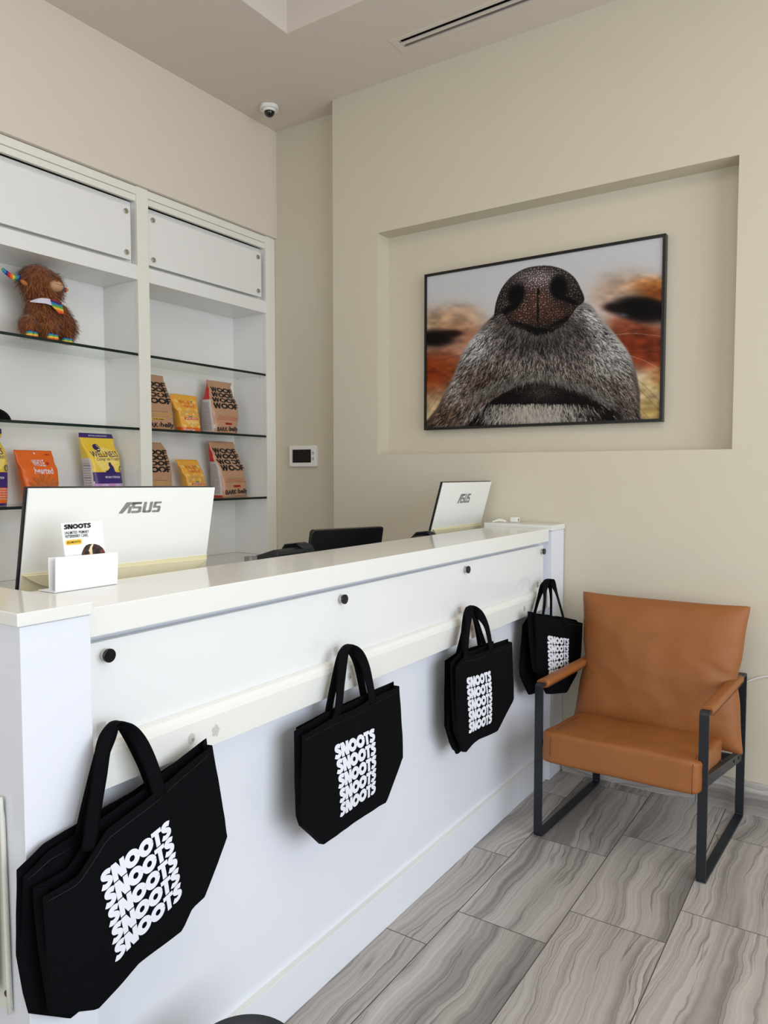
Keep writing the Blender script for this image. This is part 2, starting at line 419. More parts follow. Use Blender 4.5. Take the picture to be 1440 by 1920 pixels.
# stone skirting along the art wall
bm = bmesh.new()
prof = [(3.36, 0), (3.338, 0), (3.338, 0.098), (3.341, 0.108), (3.349, 0.113), (3.350, 0.124), (3.355, 0.132), (3.36, 0.132)]
a = [bm.verts.new((-1.20, y, z)) for y, z in prof]; b = [bm.verts.new((2.6, y, z)) for y, z in prof]
for i in range(len(prof)-1): bm.faces.new((a[i], b[i], b[i+1], a[i+1]))
bm.faces.new(a); bm.faces.new(b[::-1])
bmesh.ops.recalc_face_normals(bm, faces=bm.faces)
struct(obj('baseboard_back', bm, M['skirting']))

# ---------------------------------------------------------------- reception counter
ct = thing('reception_counter', 'long glossy white reception counter with end posts and a hanging rail', 'counter', (-1.36, 2.03, 0))
for y0, y1, cy0, cy1, dx in ((0.696, 0.833, 0.690, 0.836, 1.9), (3.203, 3.355, 3.197, 3.357, 1.55)):
    p = box('end_post', M['laminate'], -dx+0.02, -1.211, y0, y1, 0.0, 1.155, ct, 0.0015)
    box('post_cap', M['slab'], -dx, -1.207, cy0, cy1, 1.156, 1.180, p, 0.002)
bm = bmesh.new(); bx(bm, -1.495, -1.222, 0.836, 3.19, 1.108, 1.166)
obj('counter_top', bm, M['slab'], ct, 0.0025)
box('carcass', M['laminate'], -1.46, -1.262, 0.833, 3.203, 0.0, 1.108, ct)
box('lower_panel', M['laminate'], -1.262, -1.245, 0.833, 3.203, 0.12, 0.83, ct)
up = box('upper_panel', M['panel'], -1.252, -1.236, 0.840, 3.160, 0.80, 1.094, ct, 0.0015)
for y in (0.879, 1.640, 2.393, 3.135):
    bm = bmesh.new(); cyl(bm, (-1.237, y, 1.067), (1, 0, 0), 0.0115, 0.012, 28, 0); cyl(bm, (-1.2245, y, 1.067), (1, 0, 0), 0.0135, 0.006, 28, 1)
    so = obj('standoff_cap', bm, [M['nickel'], M['chrome']], up, 0.0008); so['label'] = 'round chrome standoff'
# rail with eased upper edge
bm = bmesh.new()
prof = [(-1.245, 0.812), (-1.245, 0.900), (-1.233, 0.903), (-1.222, 0.899), (-1.216, 0.889), (-1.213, 0.878), (-1.213, 0.812)]
a = [bm.verts.new((x, 0.834, z)) for x, z in prof]; b = [bm.verts.new((x, 3.19, z)) for x, z in prof]
for i in range(len(prof)): bm.faces.new((a[i], b[i], b[(i+1) % len(prof)], a[(i+1) % len(prof)]))
bm.faces.new(a); bm.faces.new(b); bmesh.ops.recalc_face_normals(bm, faces=bm.faces)
obj('hanging_rail', bm, M['slab'], ct)
kb = box('kick_board', M['laminate'], -1.262, -1.228, 0.833, 3.203, 0.0, 0.125, ct, 0.001)
box('kick_strip', M['slab'], -1.250, -1.2285, 0.833, 3.203, 0.1252, 0.128, kb)
box('work_surface', M['laminate'], -2.15, -1.46, 0.84, 3.355, 0.875, 0.91, ct, 0.002)
box('back_leg', M['laminate'], -2.12, -2.09, 0.86, 0.89, 0.0, 0.875, ct)
box('back_leg', M['laminate'], -2.12, -2.09, 3.30, 3.33, 0.0, 0.875, ct)

# clear adhesive remains on the rail
for k, (px, py, cat, lab, rr) in enumerate((
        (359, 1385, 'sticker', 'oval clear adhesive pad on the rail, first to the right of the nearest bag handle', 0.011),
        (404, 1370, 'sticker', 'ragged clear glue mark on the rail, right above the nearest bag', 0.012),
        (655, 1268, 'sticker', 'clear adhesive pad on the rail between the straps of the second bag', 0.010),
        (885, 1178, 'sticker', 'clear adhesive pad on the rail between the straps of the third bag', 0.011),
        (983, 1141, 'sticker', 'faint clear adhesive pad on the rail left of the farthest bag, the left one', 0.011),
        (997, 1137, 'sticker', 'clear adhesive pad on the rail next to the farthest bag handle, the right one', 0.011))):
    c = at(px, py, 0, -1.2125); bm = bmesh.new(); n = 26; pts = []
    for i in range(n):
        an = 2*PI*i/n
        r = rr*(1+(0.12*math.sin(5*an+1)+0.12*math.sin(9*an)+0.08*math.sin(13*an) if k == 1 else 0.03*math.sin(3*an)))
        pts.append((-1.2128, c.y+r*0.9*math.cos(an), c.z+r*1.1*math.sin(an)))
    prism(bm, pts, (0.0012, 0, 0))
    if k != 1: prism(bm, [(-1.2116, c.y+0.004*math.cos(t)+0.003, c.z-0.003+0.004*math.sin(t)) for t in [2*PI*i/12 for i in range(12)]], (0.0015, 0, 0))
    tag(obj('adhesive_pad', bm, M['film'], None, 0.0004), lab, cat)

# folding bracket on the near end of the counter
fb = thing('folding_bracket', 'white folded metal shelf bracket screwed to the near end of the counter', 'bracket', (-1.29, 0.69, 0.45))
bm = bmesh.new()
prof = [(-1.42, 0.84), (-1.300, 0.84), (-1.282, 0.836), (-1.274, 0.824), (-1.270, 0.808), (-1.262, 0.46), (-1.268, 0.452), (-1.42, 0.452)]
prism(bm, [(x, 0.6945, z) for x, z in prof], (0, -0.004, 0)); obj('mounting_plate', bm, M['bracket'], fb, 0.001)
bm = bmesh.new()
tube(bm, catmull([(-1.42, 0.688, 0.842), (-1.30, 0.688, 0.842), (-1.280, 0.688, 0.832), (-1.270, 0.688, 0.812), (-1.262, 0.688, 0.452)], 6), 0.004, 8)
obj('plate_rim', bm, M['bracket'], fb)
bm = bmesh.new(); bx(bm, -1.42, -1.283, 0.660, 0.682, 0.49, 0.762); obj('folding_arm', bm, M['bracket'], fb, 0.003)
bm = bmesh.new(); prism(bm, [(-1.42, 0.684, 0.60), (-1.42, 0.684, 0.80), (-1.302, 0.684, 0.80), (-1.288, 0.684, 0.78), (-1.284, 0.684, 0.60)], (0, -0.010, 0)); obj('locking_arm', bm, M['bracket'], fb, 0.002)
for z, x in ((0.812, -1.279), (0.783, -1.283), (0.485, -1.272)):
    bm = bmesh.new(); cyl(bm, (x, 0.691, z), (0, -1, 0), 0.0055, 0.004, 14); obj('screw', bm, M['screw'], fb, 0.0005)

# ---------------------------------------------------------------- wall shelving
sh = thing('wall_shelving', 'tall white built-in shelving with glass shelves behind the counter', 'shelving', (-3.26, 2.45, 0))
XF, XB = -3.118, -3.402
for y0, y1 in ((1.515, 1.585), (2.455, 2.525), (3.395, 3.476)):
    box('stile', M['shelf_cream'], XF-0.02, XF, y0, y1, 0.91, 2.852, sh, 0.001)
for y0, y1 in ((1.530, 1.585), (2.457, 2.523), (3.397, 3.470)):
    box('side_panel', M['shelf_white'], XB, XF-0.02, y0, y1, 0.91, 2.85, sh)
box('back_panel', M['shelf_white'], XB-0.014, XB, 1.53, 3.47, 0.91, 2.85, sh)
for k, (y0, y1) in enumerate(((1.585, 2.455), (2.525, 3.395))):
    box('header_rail', M['shelf_cream'], XF-0.02, XF-0.003, y0, y1, 2.812, 2.850, sh, 0.001)
    box('header_rail', M['shelf_cream'], XF-0.03, XF-0.012, y0, y1, 2.780, 2.811, sh, 0.001)
    box('light_box', M['shelf_white'], XF-0.10, XF-0.05, y0, y1, 2.42, 2.780, sh)
    box('valance_shelf', M['shelf_white'], XB, XF-0.003, y0, y1, 2.390, 2.462, sh, 0.001)
    f = box('fascia_panel', M['shelf_white'], XF-0.022, XF-0.008, y0+0.004, y1-0.032, 2.480, 2.742, sh, 0.001)
    for yy in (y0+0.032, y1-0.062):
        for zz in (2.512, 2.712):
            if k == 0 and yy < 1.7: pass
            bm = bmesh.new(); cyl(bm, (XF-0.008, yy, zz), (1, 0, 0), 0.0125, 0.008, 24); obj('standoff_cap', bm, M['nickel'], f, 0.0015)
    for z in ((2.013, 1.638, 1.262)):
        g = bmesh.new(); bx(g, XB+0.004, XF-0.006, y0+0.003, y1-0.003, z-.003, z+0.010)
        gs = obj('glass_shelf', g, M['shelf_glass'], sh); gs['label'] = 'clear glass shelf'
        box('front_edge', M['glass_edge'], XF-0.006, XF-0.0045, y0+0.003, y1-0.003, z-.003, z+0.010, gs)
        for yy in (y0+0.006, y1-0.006):
            for xx in (XB+0.05, XF-0.05):
                bm = bmesh.new(); cyl(bm, (xx, yy, z-0.013), (0, 0, 1), 0.0035, 0.0095, 10); obj('shelf_pin', bm, M['clear'], gs)
bc = thing('base_cabinet', 'low white cabinet with counter surface under the shelving', 'cabinet', (-3.15, 2.45, 0))
box('body', M['laminate'], -3.415, -2.90, 1.53, 3.476, 0.0, 0.880, bc)
for k in range(4):
    d = box('door', M['laminate'], -2.90, -2.882, 1.532+k*0.486, 1.532+k*0.486+0.482, 0.10, 0.876, bc, 0.001)
    bm = bmesh.new(); cyl(bm, (-2.882, 1.60+k*0.486 if k % 2 else 1.95+k*0.486, 0.80), (1, 0, 0), 0.012, 0.02, 16); obj('handle', bm, M['nickel'], d)
box('worktop', M['slab'], -3.415, -2.87, 1.52, 3.477, 0.880, 0.909, bc, 0.002)

# ---------------------------------------------------------------- pouches and bags of pet food
def pm(name, c, rough=0.38, bump=0.25):
    return mat(name, c, rough, bump=bump, bscale=35, var=0.05, vscale=14, coat=0.15)
M['kraft'] = pm('kraft_brown_film', rgb(190, 146, 114), 0.33)
M['red_film'] = pm('red_film', rgb(200, 30, 32))
M['white_film'] = pm('white_label_film', rgb(205, 196, 196))
M['yellow_film'] = pm('yellow_film', rgb(236, 196, 56))
M['pale_yellow'] = pm('pale_yellow_film', rgb(240, 214, 112))
M['purple_film'] = pm('purple_film', rgb(58, 30, 108))
M['lilac_film'] = pm('lilac_film', rgb(196, 140, 196))
M['orange_film'] = pm('orange_film', rgb(232, 104, 24))
M['gold_film'] = pm('golden_film', rgb(240, 172, 62))
M['pale_gold'] = pm('pale_golden_film', rgb(246, 200, 116))
M['ink_red'] = mat('red_print', rgb(206, 52, 34), 0.5, var=0.02)
M['ink_orange'] = mat('orange_print', rgb(222, 92, 34), 0.5, var=0.02)
M['ink_yellow'] = mat('bright_yellow_print', rgb(240, 204, 40), 0.5, var=0.02)
M['ink_purple'] = mat('purple_print', rgb(44, 26, 92), 0.5, var=0.02)
M['ink_teal'] = mat('teal_print', rgb(50, 140, 150), 0.5, var=0.02)
M['stick'] = mat('brown_treat_print', rgb(188, 104, 46), 0.6, var=0.2, vscale=60)
M['treat'] = mat('tan_treat_print', rgb(214, 170, 96), 0.6, var=0.15, vscale=60)
M['deep_red'] = mat('deep_red_print', rgb(176, 34, 32), 0.5, var=0.02)
M['grey_ink'] = mat('grey_print', rgb(110, 104, 104), 0.5, var=0.02)

class Pouch:
    """prof: list of (v, left, right, depth) from bottom v=0 to top v=1 in metres"""
    def __init__(s, name, label, cat, group, xf, z0, h, prof, mats, pick, seed=0, lean=0.0):
        s.prof = prof; s.xf = xf; s.z0 = z0; s.h = h; s.seed = seed; s.lean = lean
        yc = (prof[0][1]+prof[0][2])/2
        s.root = thing(name, label, cat, (xf-prof[0][3], yc, z0), group)
        bm = bmesh.new(); N = 36; R = 30; rings = []
        for j in range(R+1):
            v = j/R; l, r, d = s.at(v); c = (l+r)/2; w = (r-l)/2; ring = []
            for k in range(N):
                th = 2*PI*k/N; q = 0.42
                ca, sa = math.cos(th), math.sin(th)
                a = math.copysign(abs(ca)**q, ca); b = math.copysign(abs(sa)**q, sa)
                xx = s.xc(v)+d*b; yy = c+w*a
                ring.append(bm.verts.new((xx+s.wr(yy, v)*(1 if b > 0 else -0.3), yy, z0+h*v)))
            rings.append(ring)
        for j in range(R):
            for k in range(N):
                f = bm.faces.new((rings[j][k], rings[j][(k+1) % N], rings[j+1][(k+1) % N], rings[j+1][k])); f.smooth = True
                f.normal_update(); n = f.normal
                f.material_index = pick((j+.5)/R, 'side' if abs(n.y) > 0.75 else ('front' if n.x > 0 else 'back'), k)
        bm.faces.new(rings[0][::-1]); bm.faces.new(rings[-1])
        s.body = obj('pouch_body', bm, mats, s.root)
    def at(s, v):
        P = s.prof
        for i in range(len(P)-1):
            if v <= P[i+1][0] or i == len(P)-2:
                k = (v-P[i][0])/(P[i+1][0]-P[i][0]); k = min(max(k, 0), 1); k2 = k*k*(3-2*k)
                return [P[i][m]+(P[i+1][m]-P[i][m])*k2 for m in (1, 2, 3)]
    def xc(s, v): return s.xf - s.prof[0][3] - s.lean*v
    def wr(s, y, v):
        return 0.0035*noise.noise(Vector((y*22, v*7, s.seed*3.3)))+0.0015*noise.noise(Vector((y*60, v*20, s.seed)))
    def front(s, a, v, off=0.0012):
        l, r, d = s.at(v); c = (l+r)/2; w = (r-l)/2
        t = a*2-1; y = c+w*t
        # superellipse |a|^(1/q)+|b|^(1/q)=1
        q = 0.42; b = max(1e-4, 1-min(abs(t), 1)**(2/q))**(q/2)
        return Vector((s.xc(v)+d*b+s.wr(y, v)+off, y, s.z0+s.h*v))
    def word(s, bm, flat, a0, a1, v0, v1, mi, slant=0.0, off=0.0014):
        lay(bm, flat, lambda a, b: s.front(a0+(a1-a0)*a, v0+(v1-v0)*b+slant*a, off), 0.012, mi)
    def rect(s, bm, a0, a1, v0, v1, mi, off=0.0010):
        s.word(bm, ([(0,0),(1,0),(1,1),(0,1)], [(0,1,2,3)]), a0, a1, v0, v1, mi, 0, off)
    def poly(s, bm, pts, mi, off=0.0012):
        s.word(bm, (pts, [tuple(range(len(pts)))]), 0, 1, 0, 1, mi, 0, off)
    def print(s, bm, mats, name='printed_front'):
        obj(name, bm, mats, s.root)

def star(cx, cy, r, n=8, asp=1.0):
    return [(cx+r*(1 if i % 2 == 0 else .45)*math.cos(PI*i/n), cy+asp*r*(1 if i % 2 == 0 else .45)*math.sin(PI*i/n)) for i in range(2*n)]

def woof(label, z0, h, prof, accent, xf, seed, lean=0.02):
    pick = lambda v, f, k: (0 if f != 'side' else (2 if v < 0.62 and v > 0.03 else 1)) if accent == 'ink_red' else 0
    P = Pouch('dog_food_bag', label, 'dog food bag', 'brown dog food bags on the right hand shelves', xf, z0, h, prof, [M['kraft'], M['red_film'], M['white_film']], pick, seed, lean)
    bm = bmesh.new(); W = block_word('WOOF', .86)
    for i, (v0, v1, sx) in enumerate(((.79, .88, 0), (.69, .78, .01), (.59, .675, .0), (.47, .575, .02))):
        P.word(bm, W, .05+sx, .95+sx*.3, v0, v1, 0, 0.006*(i-1.5))
    bmd = text2d('BARK', 0.03); P.word(bm, bmd, .10, .49, .045, .125, 0, 0.01)
    P.word(bm, text2d(':', .03), .50, .535, .07, .115, 0)
    P.word(bm, text2d('belly', 0.03), .55, .95, .035, .15, 0)
    P.word(bm, text2d('we put a whole lot of good', .008), .22, .80, .330, .342, 0)
    P.word(bm, text2d('protein to help keep', .01), .20, .86, .295, .318, 1)
    P.word(bm, text2d('protein and helping dogs', .01), .14, .94, .262, .285, 1)
    P.word(bm, (star(0.5, 0.5, 0.5), [tuple(range(16))]), .90, 1.0, .50, .54, 1)
    if accent == 'ink_red':
        P.rect(bm, .40, .66, .175, .215, 1); P.word(bm, text2d('BEEF', .02), .44, .62, .184, .207, 0, 0, .0024)
    else:
        for i in range(3): P.rect(bm, .30+.03*i, .70-.03*(i % 2), .186+.012*i, .194+.012*i, 1)
        P.word(bm, text2d('CHICKEN', .02), .36, .66, .188, .21, 0, 0, .0024)
    P.rect(bm, .05, .95, .020, .026, 2)
    P.print(bm, [M['ink_black'], M[accent], M['grey_ink']])
    if accent == 'ink_red':   # side label lines
        g = bmesh.new(); l, r, d = P.at(.3)
        for i in range(20):
            v = .08+.026*i; l, r, d = P.at(v)
            x0 = P.xc(v)-d*.55; x1 = P.xc(v)+d*.55
            zz = z0+h*v; bx(g, x0, x1, l-.0012, l-.0004, zz, zz+.0015)
        obj('nutrition_table', g, M['grey_ink'], P.root)
    return P

def yz(px, py, x): p = at(px, py, 0, x); return p.y, p.z
SH1, SH2, SH3 = 2.0235, 1.6485, 1.2725
# upper shelf
woof('brown dog food bag with yellow print on upper shelf, half behind the middle post', SH2, .305,
     [(0, 2.545, 2.785, .050), (.12, 2.54, 2.785, .055), (.45, 2.545, 2.785, .050), (.62, 2.55, 2.778, .040), (.85, 2.57, 2.765, .018), (.93, 2.585, 2.757, .006), (1, 2.585, 2.757, .003)], 'ink_yellow', -3.235, 1)
woof('brown dog food bag with red side on the upper shelf, nearest the wall corner', SH2, .318,
     [(0, 3.070, 3.262, .060), (.1, 3.065, 3.268, .065), (.4, 3.06, 3.290, .060), (.55, 3.06, 3.290, .050), (.8, 3.075, 3.272, .025), (.92, 3.082, 3.270, .008), (1, 3.078, 3.285, .003)], 'ink_red', -3.225, 2)
# lower shelf
woof('brown dog food bag with yellow print on lower shelf, half behind the middle post', SH3, .312,
     [(0, 2.545, 2.770, .050), (.12, 2.54, 2.772, .055), (.45, 2.545, 2.772, .050), (.62, 2.55, 2.772, .040), (.85, 2.57, 2.768, .018), (.93, 2.585, 2.752, .008), (1, 2.60, 2.735, .004)], 'ink_yellow', -3.235, 3)
woof('brown dog food bag with red side on the lower shelf, nearest the wall corner', SH3, .335,
     [(0, 3.13, 3.345, .060), (.1, 3.125, 3.345, .065), (.3, 3.125, 3.345, .060), (.5, 3.12, 3.342, .050), (.72, 3.10, 3.318, .028), (.92, 3.09, 3.296, .008), (1, 3.085, 3.290, .003)], 'ink_red', -3.225, 4)

def treat_bag(label, z0, h, prof, seed, lean=0.03):
    P = Pouch('treat_pouch', label, 'treat bag', 'golden treat pouches on the right hand shelves', -3.245, z0, h, prof, [M['gold_film'], M['orange_film'], M['pale_gold']],
              lambda v, f, k: 1 if v < .13 else 0, seed, lean)
    bm = bmesh.new()
    for i in range(5):
        for j in range(7):
            if (i+j) % 2: continue
            a, v = .05+.18*i, .16+.11*j
            P.poly(bm, [(a, v), (a+.09, v-.055), (a+.18, v), (a+.09, v+.055)], 3, .0008)
    for i in range(11):   # crown of cut treats
        an = PI*(i+.5)/11; ca, sa = math.cos(an), math.sin(an)
        c = (.5+.36*ca, .40+.17*sa); w = .028
        P.poly(bm, [(c[0]-w*sa-.06*ca, c[1]+.02*ca-.04*sa), (c[0]+w*sa-.06*ca, c[1]-.02*ca-.04*sa), (c[0]+w*sa+.06*ca, c[1]-.02*ca+.04*sa), (c[0]-w*sa+.06*ca, c[1]+.02*ca+.04*sa)], 2, .0012)
    P.word(bm, ([(.5+.5*math.cos(2*PI*i/24), .5+.5*math.sin(2*PI*i/24)) for i in range(24)], [tuple(range(24))]), .16, .84, .17, .43, 3, 0, .0013)
    random.seed(seed)
    for i in range(22):
        a, v, t = .2+.6*random.random(), .18+.2*random.random(), random.random()*3
        c, s_ = math.cos(t)*.05, math.sin(t)*.035
        P.poly(bm, [(a-c, v-s_), (a+s_*.4, v-c*.2-.006), (a+c, v+s_), (a-s_*.4, v+c*.2+.006)], 2, .0016)
    P.rect(bm, .18, .86, .335, .395, 1, .0021); P.word(bm, text2d('grain-free', .02), .24, .80, .345, .385, 4, 0, .0028)
    P.rect(bm, .40, .60, .405, .435, 5, .0021)
    P.word(bm, text2d('WHOLE', .012), .22, .66, .76, .85, 1); P.word(bm, text2d('hearted', .012), .26, .80, .665, .755, 1)
    P.word(bm, ([(.5, 0), (1, .6), (.75, 1), (.5, .75), (.25, 1), (0, .6)], [tuple(range(6))]), .70, .78, .80, .85, 5)
    P.word(bm, text2d('Cheese Treats', .02), .08, .62, .045, .095, 4)
    P.print(bm, [M['gold_film'], M['ink_orange'], M['treat'], M['pale_gold'], M['ink_white'], M['ink_teal']])
treat_bag('small golden treat pouch standing on the upper shelf between two brown bags', SH2, .215,
          [(0, 2.845, 2.985, .035), (.15, 2.842, 2.988, .038), (.5, 2.838, 2.990, .030), (.65, 2.820, 2.995, .022), (.9, 2.806, 3.00, .006), (1, 2.815, 3.006, .002)], 5)
treat_bag('small golden treat pouch leaning on the lower shelf between two brown bags', SH3, .222,
          [(0, 2.895, 3.030, .035), (.15, 2.892, 3.030, .038), (.5, 2.885, 3.028, .030), (.7, 2.87, 3.025, .020), (.9, 2.85, 3.01, .006), (1, 2.838, 3.00, .002)], 6)

def sticks_bag():
    P = Pouch('treat_pouch', 'orange stand-up pouch of stick treats on the left lower shelf', 'treat bag', None, -3.245, SH3, .252,
              [(0, 1.935, 2.085, .038), (.15, 1.93, 2.09, .040), (.6, 1.915, 2.100, .028), (.85, 1.903, 2.092, .008), (1, 1.896, 2.084, .002)],
              [M['orange_film']], lambda v, f, k: 0, 9, .03)
    bm = bmesh.new()
    P.word(bm, text2d('WHOLE', .015), .36, .68, .70, .83, 0); P.word(bm, text2d('hearted', .015), .32, .82, .56, .68, 0)
    P.word(bm, ([(.5, 0), (1, .6), (.75, 1), (.5, .75), (.25, 1), (0, .6)], [tuple(range(6))]), .71, .80, .72, .79, 2)
    for i in range(13):
        an = PI*(i+.6)/14; ca, sa = math.cos(an), math.sin(an); L = .30+.06*math.sin(i*2.1); w = .022
        b0 = (.52+.05*ca, .30); e = (.52+.44*ca*(.9+.2*(i % 2)), .30+L*sa*.8)
        P.poly(bm, [(b0[0]-w*sa, b0[1]+w*ca), (b0[0]+w*sa, b0[1]-w*ca), (e[0]+w*sa, e[1]-w*ca), (e[0]-w*sa, e[1]+w*ca)], 1, .0014+.0002*i)
    P.poly(bm, [(.10, .14), (.92, .14), (.94, .30), (.55, .335), (.08, .29)], 2, .0045)
    P.word(bm, text2d('soft & slims', .02), .34, .86, .225, .29, 0, 0, .0053); P.word(bm, text2d('STICK TREATS', .02), .40, .84, .165, .205, 0, 0, .0053)
    P.rect(bm, .76, .90, .915, .935, 2); c = (.50, .945)
    P.poly(bm, [(c[0]+.02*math.cos(t), c[1]+.018*math.sin(t)) for t in [2*PI*i/14 for i in range(14)]], 0)
    P.print(bm, [M['ink_white'], M['stick'], M['deep_red']])
sticks_bag()

def kibble_bag(label, prof, xf, band, seed):
    P = Pouch('pet_food_bag', label, 'pet food bag', 'yellow and purple pet food bags on the left lower shelf', xf, SH3, .345, prof,
              [M['yellow_film'], M['purple_film'], M[band], M['white_film'], M['pale_yellow']],
              lambda v, f, k: 1 if (v > .93 or v < .05) else ((3 if v < .62 else 0) if f == 'side' else (2 if v < (.28 if band == 'lilac_film' else .24) else (1 if v < .42 else 0))), seed, .02)
    bm = bmesh.new()
    n = 24; P.word(bm, ([(.5+.5*math.cos(2*PI*i/n), .5+.5*math.sin(2*PI*i/n)) for i in range(n)], [tuple(range(n))]), .14, .92, .42, .80, 1, 0, .0008)
    # sun emblem
    P.word(bm, ([(.5+.5*math.cos(2*PI*i/n), .5+.5*math.sin(2*PI*i/n)) for i in range(n)], [tuple(range(n))]), .27, .47, .735, .845, 0, 0, .0012)
    for i in range(9):
        an = PI*(i+.5)/9; P.poly(bm, [(.37+.02*math.cos(an-.12), .785+.014*math.sin(an-.12)), (.37+.085*math.cos(an-.10), .785+.047*math.sin(an-.10)), (.37+.085*math.cos(an+.10), .785+.047*math.sin(an+.10)), (.37+.02*math.cos(an+.12), .785+.014*math.sin(an+.12))], 1, .0018)
    P.rect(bm, .30, .44, .755, .775, 1, .0018)
    P.word(bm, text2d('WELLNESS', .006), .08, .90, .650, .735, 0, .01); P.word(bm, text2d('Complete Health', .006), .20, .92, .585, .645, 0, .01)
    # person kneeling with a small animal, in silhouette
    P.poly(bm, [(.30, .42), (.42, .425), (.45, .455), (.50, .47), (.55, .50), (.52, .53), (.53, .565), (.56, .58), (.60, .572), (.615, .545), (.66, .52), (.70, .48), (.72, .445), (.78, .42), (.78, .41), (.30, .41)], 0, .0016)
    P.poly(bm, [(.40, .42), (.41, .455), (.43, .462), (.445, .45), (.46, .44), (.49, .425)], 0, .0018)
    P.word(bm, ([(.5+.5*math.cos(2*PI*i/n), .5+.5*math.sin(2*PI*i/n)) for i in range(n)], [tuple(range(n))]), .86, .98, .44, .53, 3, 0, .0016)
    P.word(bm, text2d('5', .03), .90, .94, .465, .505, 1, 0, .0022)
    P.word(bm, text2d('PROVEN NUTRITION', .02), .37, .86, .345, .375, 2)
    if band == 'lilac_film': P.word(bm, text2d('KITTEN', .02), .24, .44, .23, .258, 2); P.word(bm, text2d('HEALTH', .01), .66, .95, .225, .262, 2)
    else:
        for i in range(5): P.word(bm, text2d('chicken and whole oats', .01), .60, .97, .08+.032*i, .098+.032*i, 2)
    P.word(bm, text2d('NATURAL FOOD FOR PETS', .01), .25, .80, .955, .975, 2)
    P.print(bm, [M['ink_purple'], M['pale_yellow'], M['ink_white'], M['grey_ink']])
    g = bmesh.new()
    for i in range(14):
        v = .10+.035*i; l, r, d = P.at(v); zz = SH3+.345*v
        bx(g, P.xc(v)-d*.5, P.xc(v)+d*.6, l-.0012, l-.0004, zz, zz+(.004 if i % 5 == 2 else .0015))
    obj('nutrition_table', g, M['grey_ink'], P.root)
kibble_bag('yellow and purple kitten food bag with lilac band beside the middle shelf post',
           [(0, 2.262, 2.438, .050), (.1, 2.260, 2.442, .055), (.5, 2.255, 2.432, .052), (.65, 2.245, 2.432, .045), (.85, 2.228, 2.418, .015), (.93, 2.222, 2.420, .005), (1, 2.222, 2.412, .003)], -3.225, 'lilac_film', 11)
kibble_bag('yellow and purple pet food bag with orange band at the left picture edge',
           [(0, 1.63, 1.822, .050), (.1, 1.628, 1.826, .055), (.5, 1.625, 1.836, .052), (.7, 1.622, 1.832, .042), (.85, 1.625, 1.818, .015), (.93, 1.63, 1.832, .005), (1, 1.63, 1.832, .003)], -3.225, 'orange_film', 12)

# black cap at the frame edge
cp = thing('black_cap', 'black cap lying on the middle glass shelf at the left picture edge', 'cap', (-3.24, 1.76, SH2))
bm = bmesh.new()
for (c, r) in (((-3.25, 1.755, SH2), (.085, .088, .060)),):
    ellipsoid(bm, c, r, 28, 16)
bmesh.ops.bisect_plane(bm, geom=bm.verts[:]+bm.edges[:]+bm.faces[:], plane_co=(0, 0, SH2+.001), plane_no=(0, 0, -1), clear_outer=True)
obj('crown', bm, M['bag'], cp, smooth=True)
bm = bmesh.new(); ellipsoid(bm, (-3.18, 1.73, SH2+.006), (.05, .06, .005), 24, 8); obj('brim', bm, M['bag'], cp)

# ---------------------------------------------------------------- plush highland cow
M['fur'] = mat('brown_plush_fur', rgb(132, 72, 32), 0.8, bump=0.5, bscale=140, var=0.25, vscale=40, sheen=0.3)
M['fur_l'] = mat('light_brown_fur', rgb(178, 108, 54), 0.75, var=0.2, vscale=40)
M['fur_d'] = mat('dark_brown_fur', rgb(84, 42, 18), 0.8, var=0.2, vscale=40)
M['muzzle'] = mat('tan_plush', rgb(196, 150, 112), 0.8, bump=0.2, bscale=200, var=0.05)
def rainbow(name, freq, axis):
    m = bpy.data.materials.new(name); m.use_nodes = True; nt = m.node_tree; b = nt.nodes['Principled BSDF']
    tc = nt.nodes.new('ShaderNodeTexCoord'); sp = nt.nodes.new('ShaderNodeSeparateXYZ'); nt.links.new(tc.outputs['Object'], sp.inputs[0])
    s1 = nt.nodes.new('ShaderNodeMath'); s1.operation = 'MULTIPLY'; s1.inputs[1].default_value = freq; nt.links.new(sp.outputs[axis], s1.inputs[0])
    s2 = nt.nodes.new('ShaderNodeMath'); s2.operation = 'FRACT'; nt.links.new(s1.outputs[0], s2.inputs[0])
    r = nt.nodes.new('ShaderNodeValToRGB'); r.color_ramp.interpolation = 'CONSTANT'; e = r.color_ramp.elements
    cols = [rgb(214, 30, 34), rgb(240, 110, 30), rgb(246, 196, 80), rgb(90, 170, 70), rgb(30, 130, 200), rgb(52, 34, 110)]
    e[0].color = cols[0]; e[1].position = 1/6; e[1].color = cols[1]
    for i in range(2, 6): x = e.new(i/6); x.color = cols[i]
    nt.links.new(s2.outputs[0], r.inputs[0]); nt.links.new(r.outputs[0], b.inputs['Base Color']); b.inputs['Roughness'].default_value = 0.6
    return m
PX = -3.25
def pc(zx, zy, x=PX):            # place in the 8x close view of the toy
    return at(zx/8, 480+zy/8, 0, x)
cow = thing('plush_highland_cow', 'shaggy brown plush highland cow with rainbow horns and feet on the top shelf', 'plush toy', (PX, 2.03, SH1))
balls = []
def ball(zx, zy, ry, rz, rx, x=PX): c = pc(zx, zy, x); balls.append((c, Vector((rx, ry, rz)))); return c
ball(560, 400, .086, .082, .075); ball(730, 420, .062, .060, .060); ball(700, 560, .068, .045, .065)
ball(640, 760, .078, .070, .065); ball(650, 940, .088, .080, .070)
ball(420, 1050, .040, .050, .050, PX+.02); ball(700, 1080, .052, .055, .055, PX+.03); ball(970, 1060, .050, .065, .055, PX-.01); ball(880, 900, .050, .060, .050)
bm = bmesh.new()
for c, r in balls:
    ellipsoid(bm, c, r, 20, 14)
body = obj('body', bm, M['fur'], cow, smooth=True)
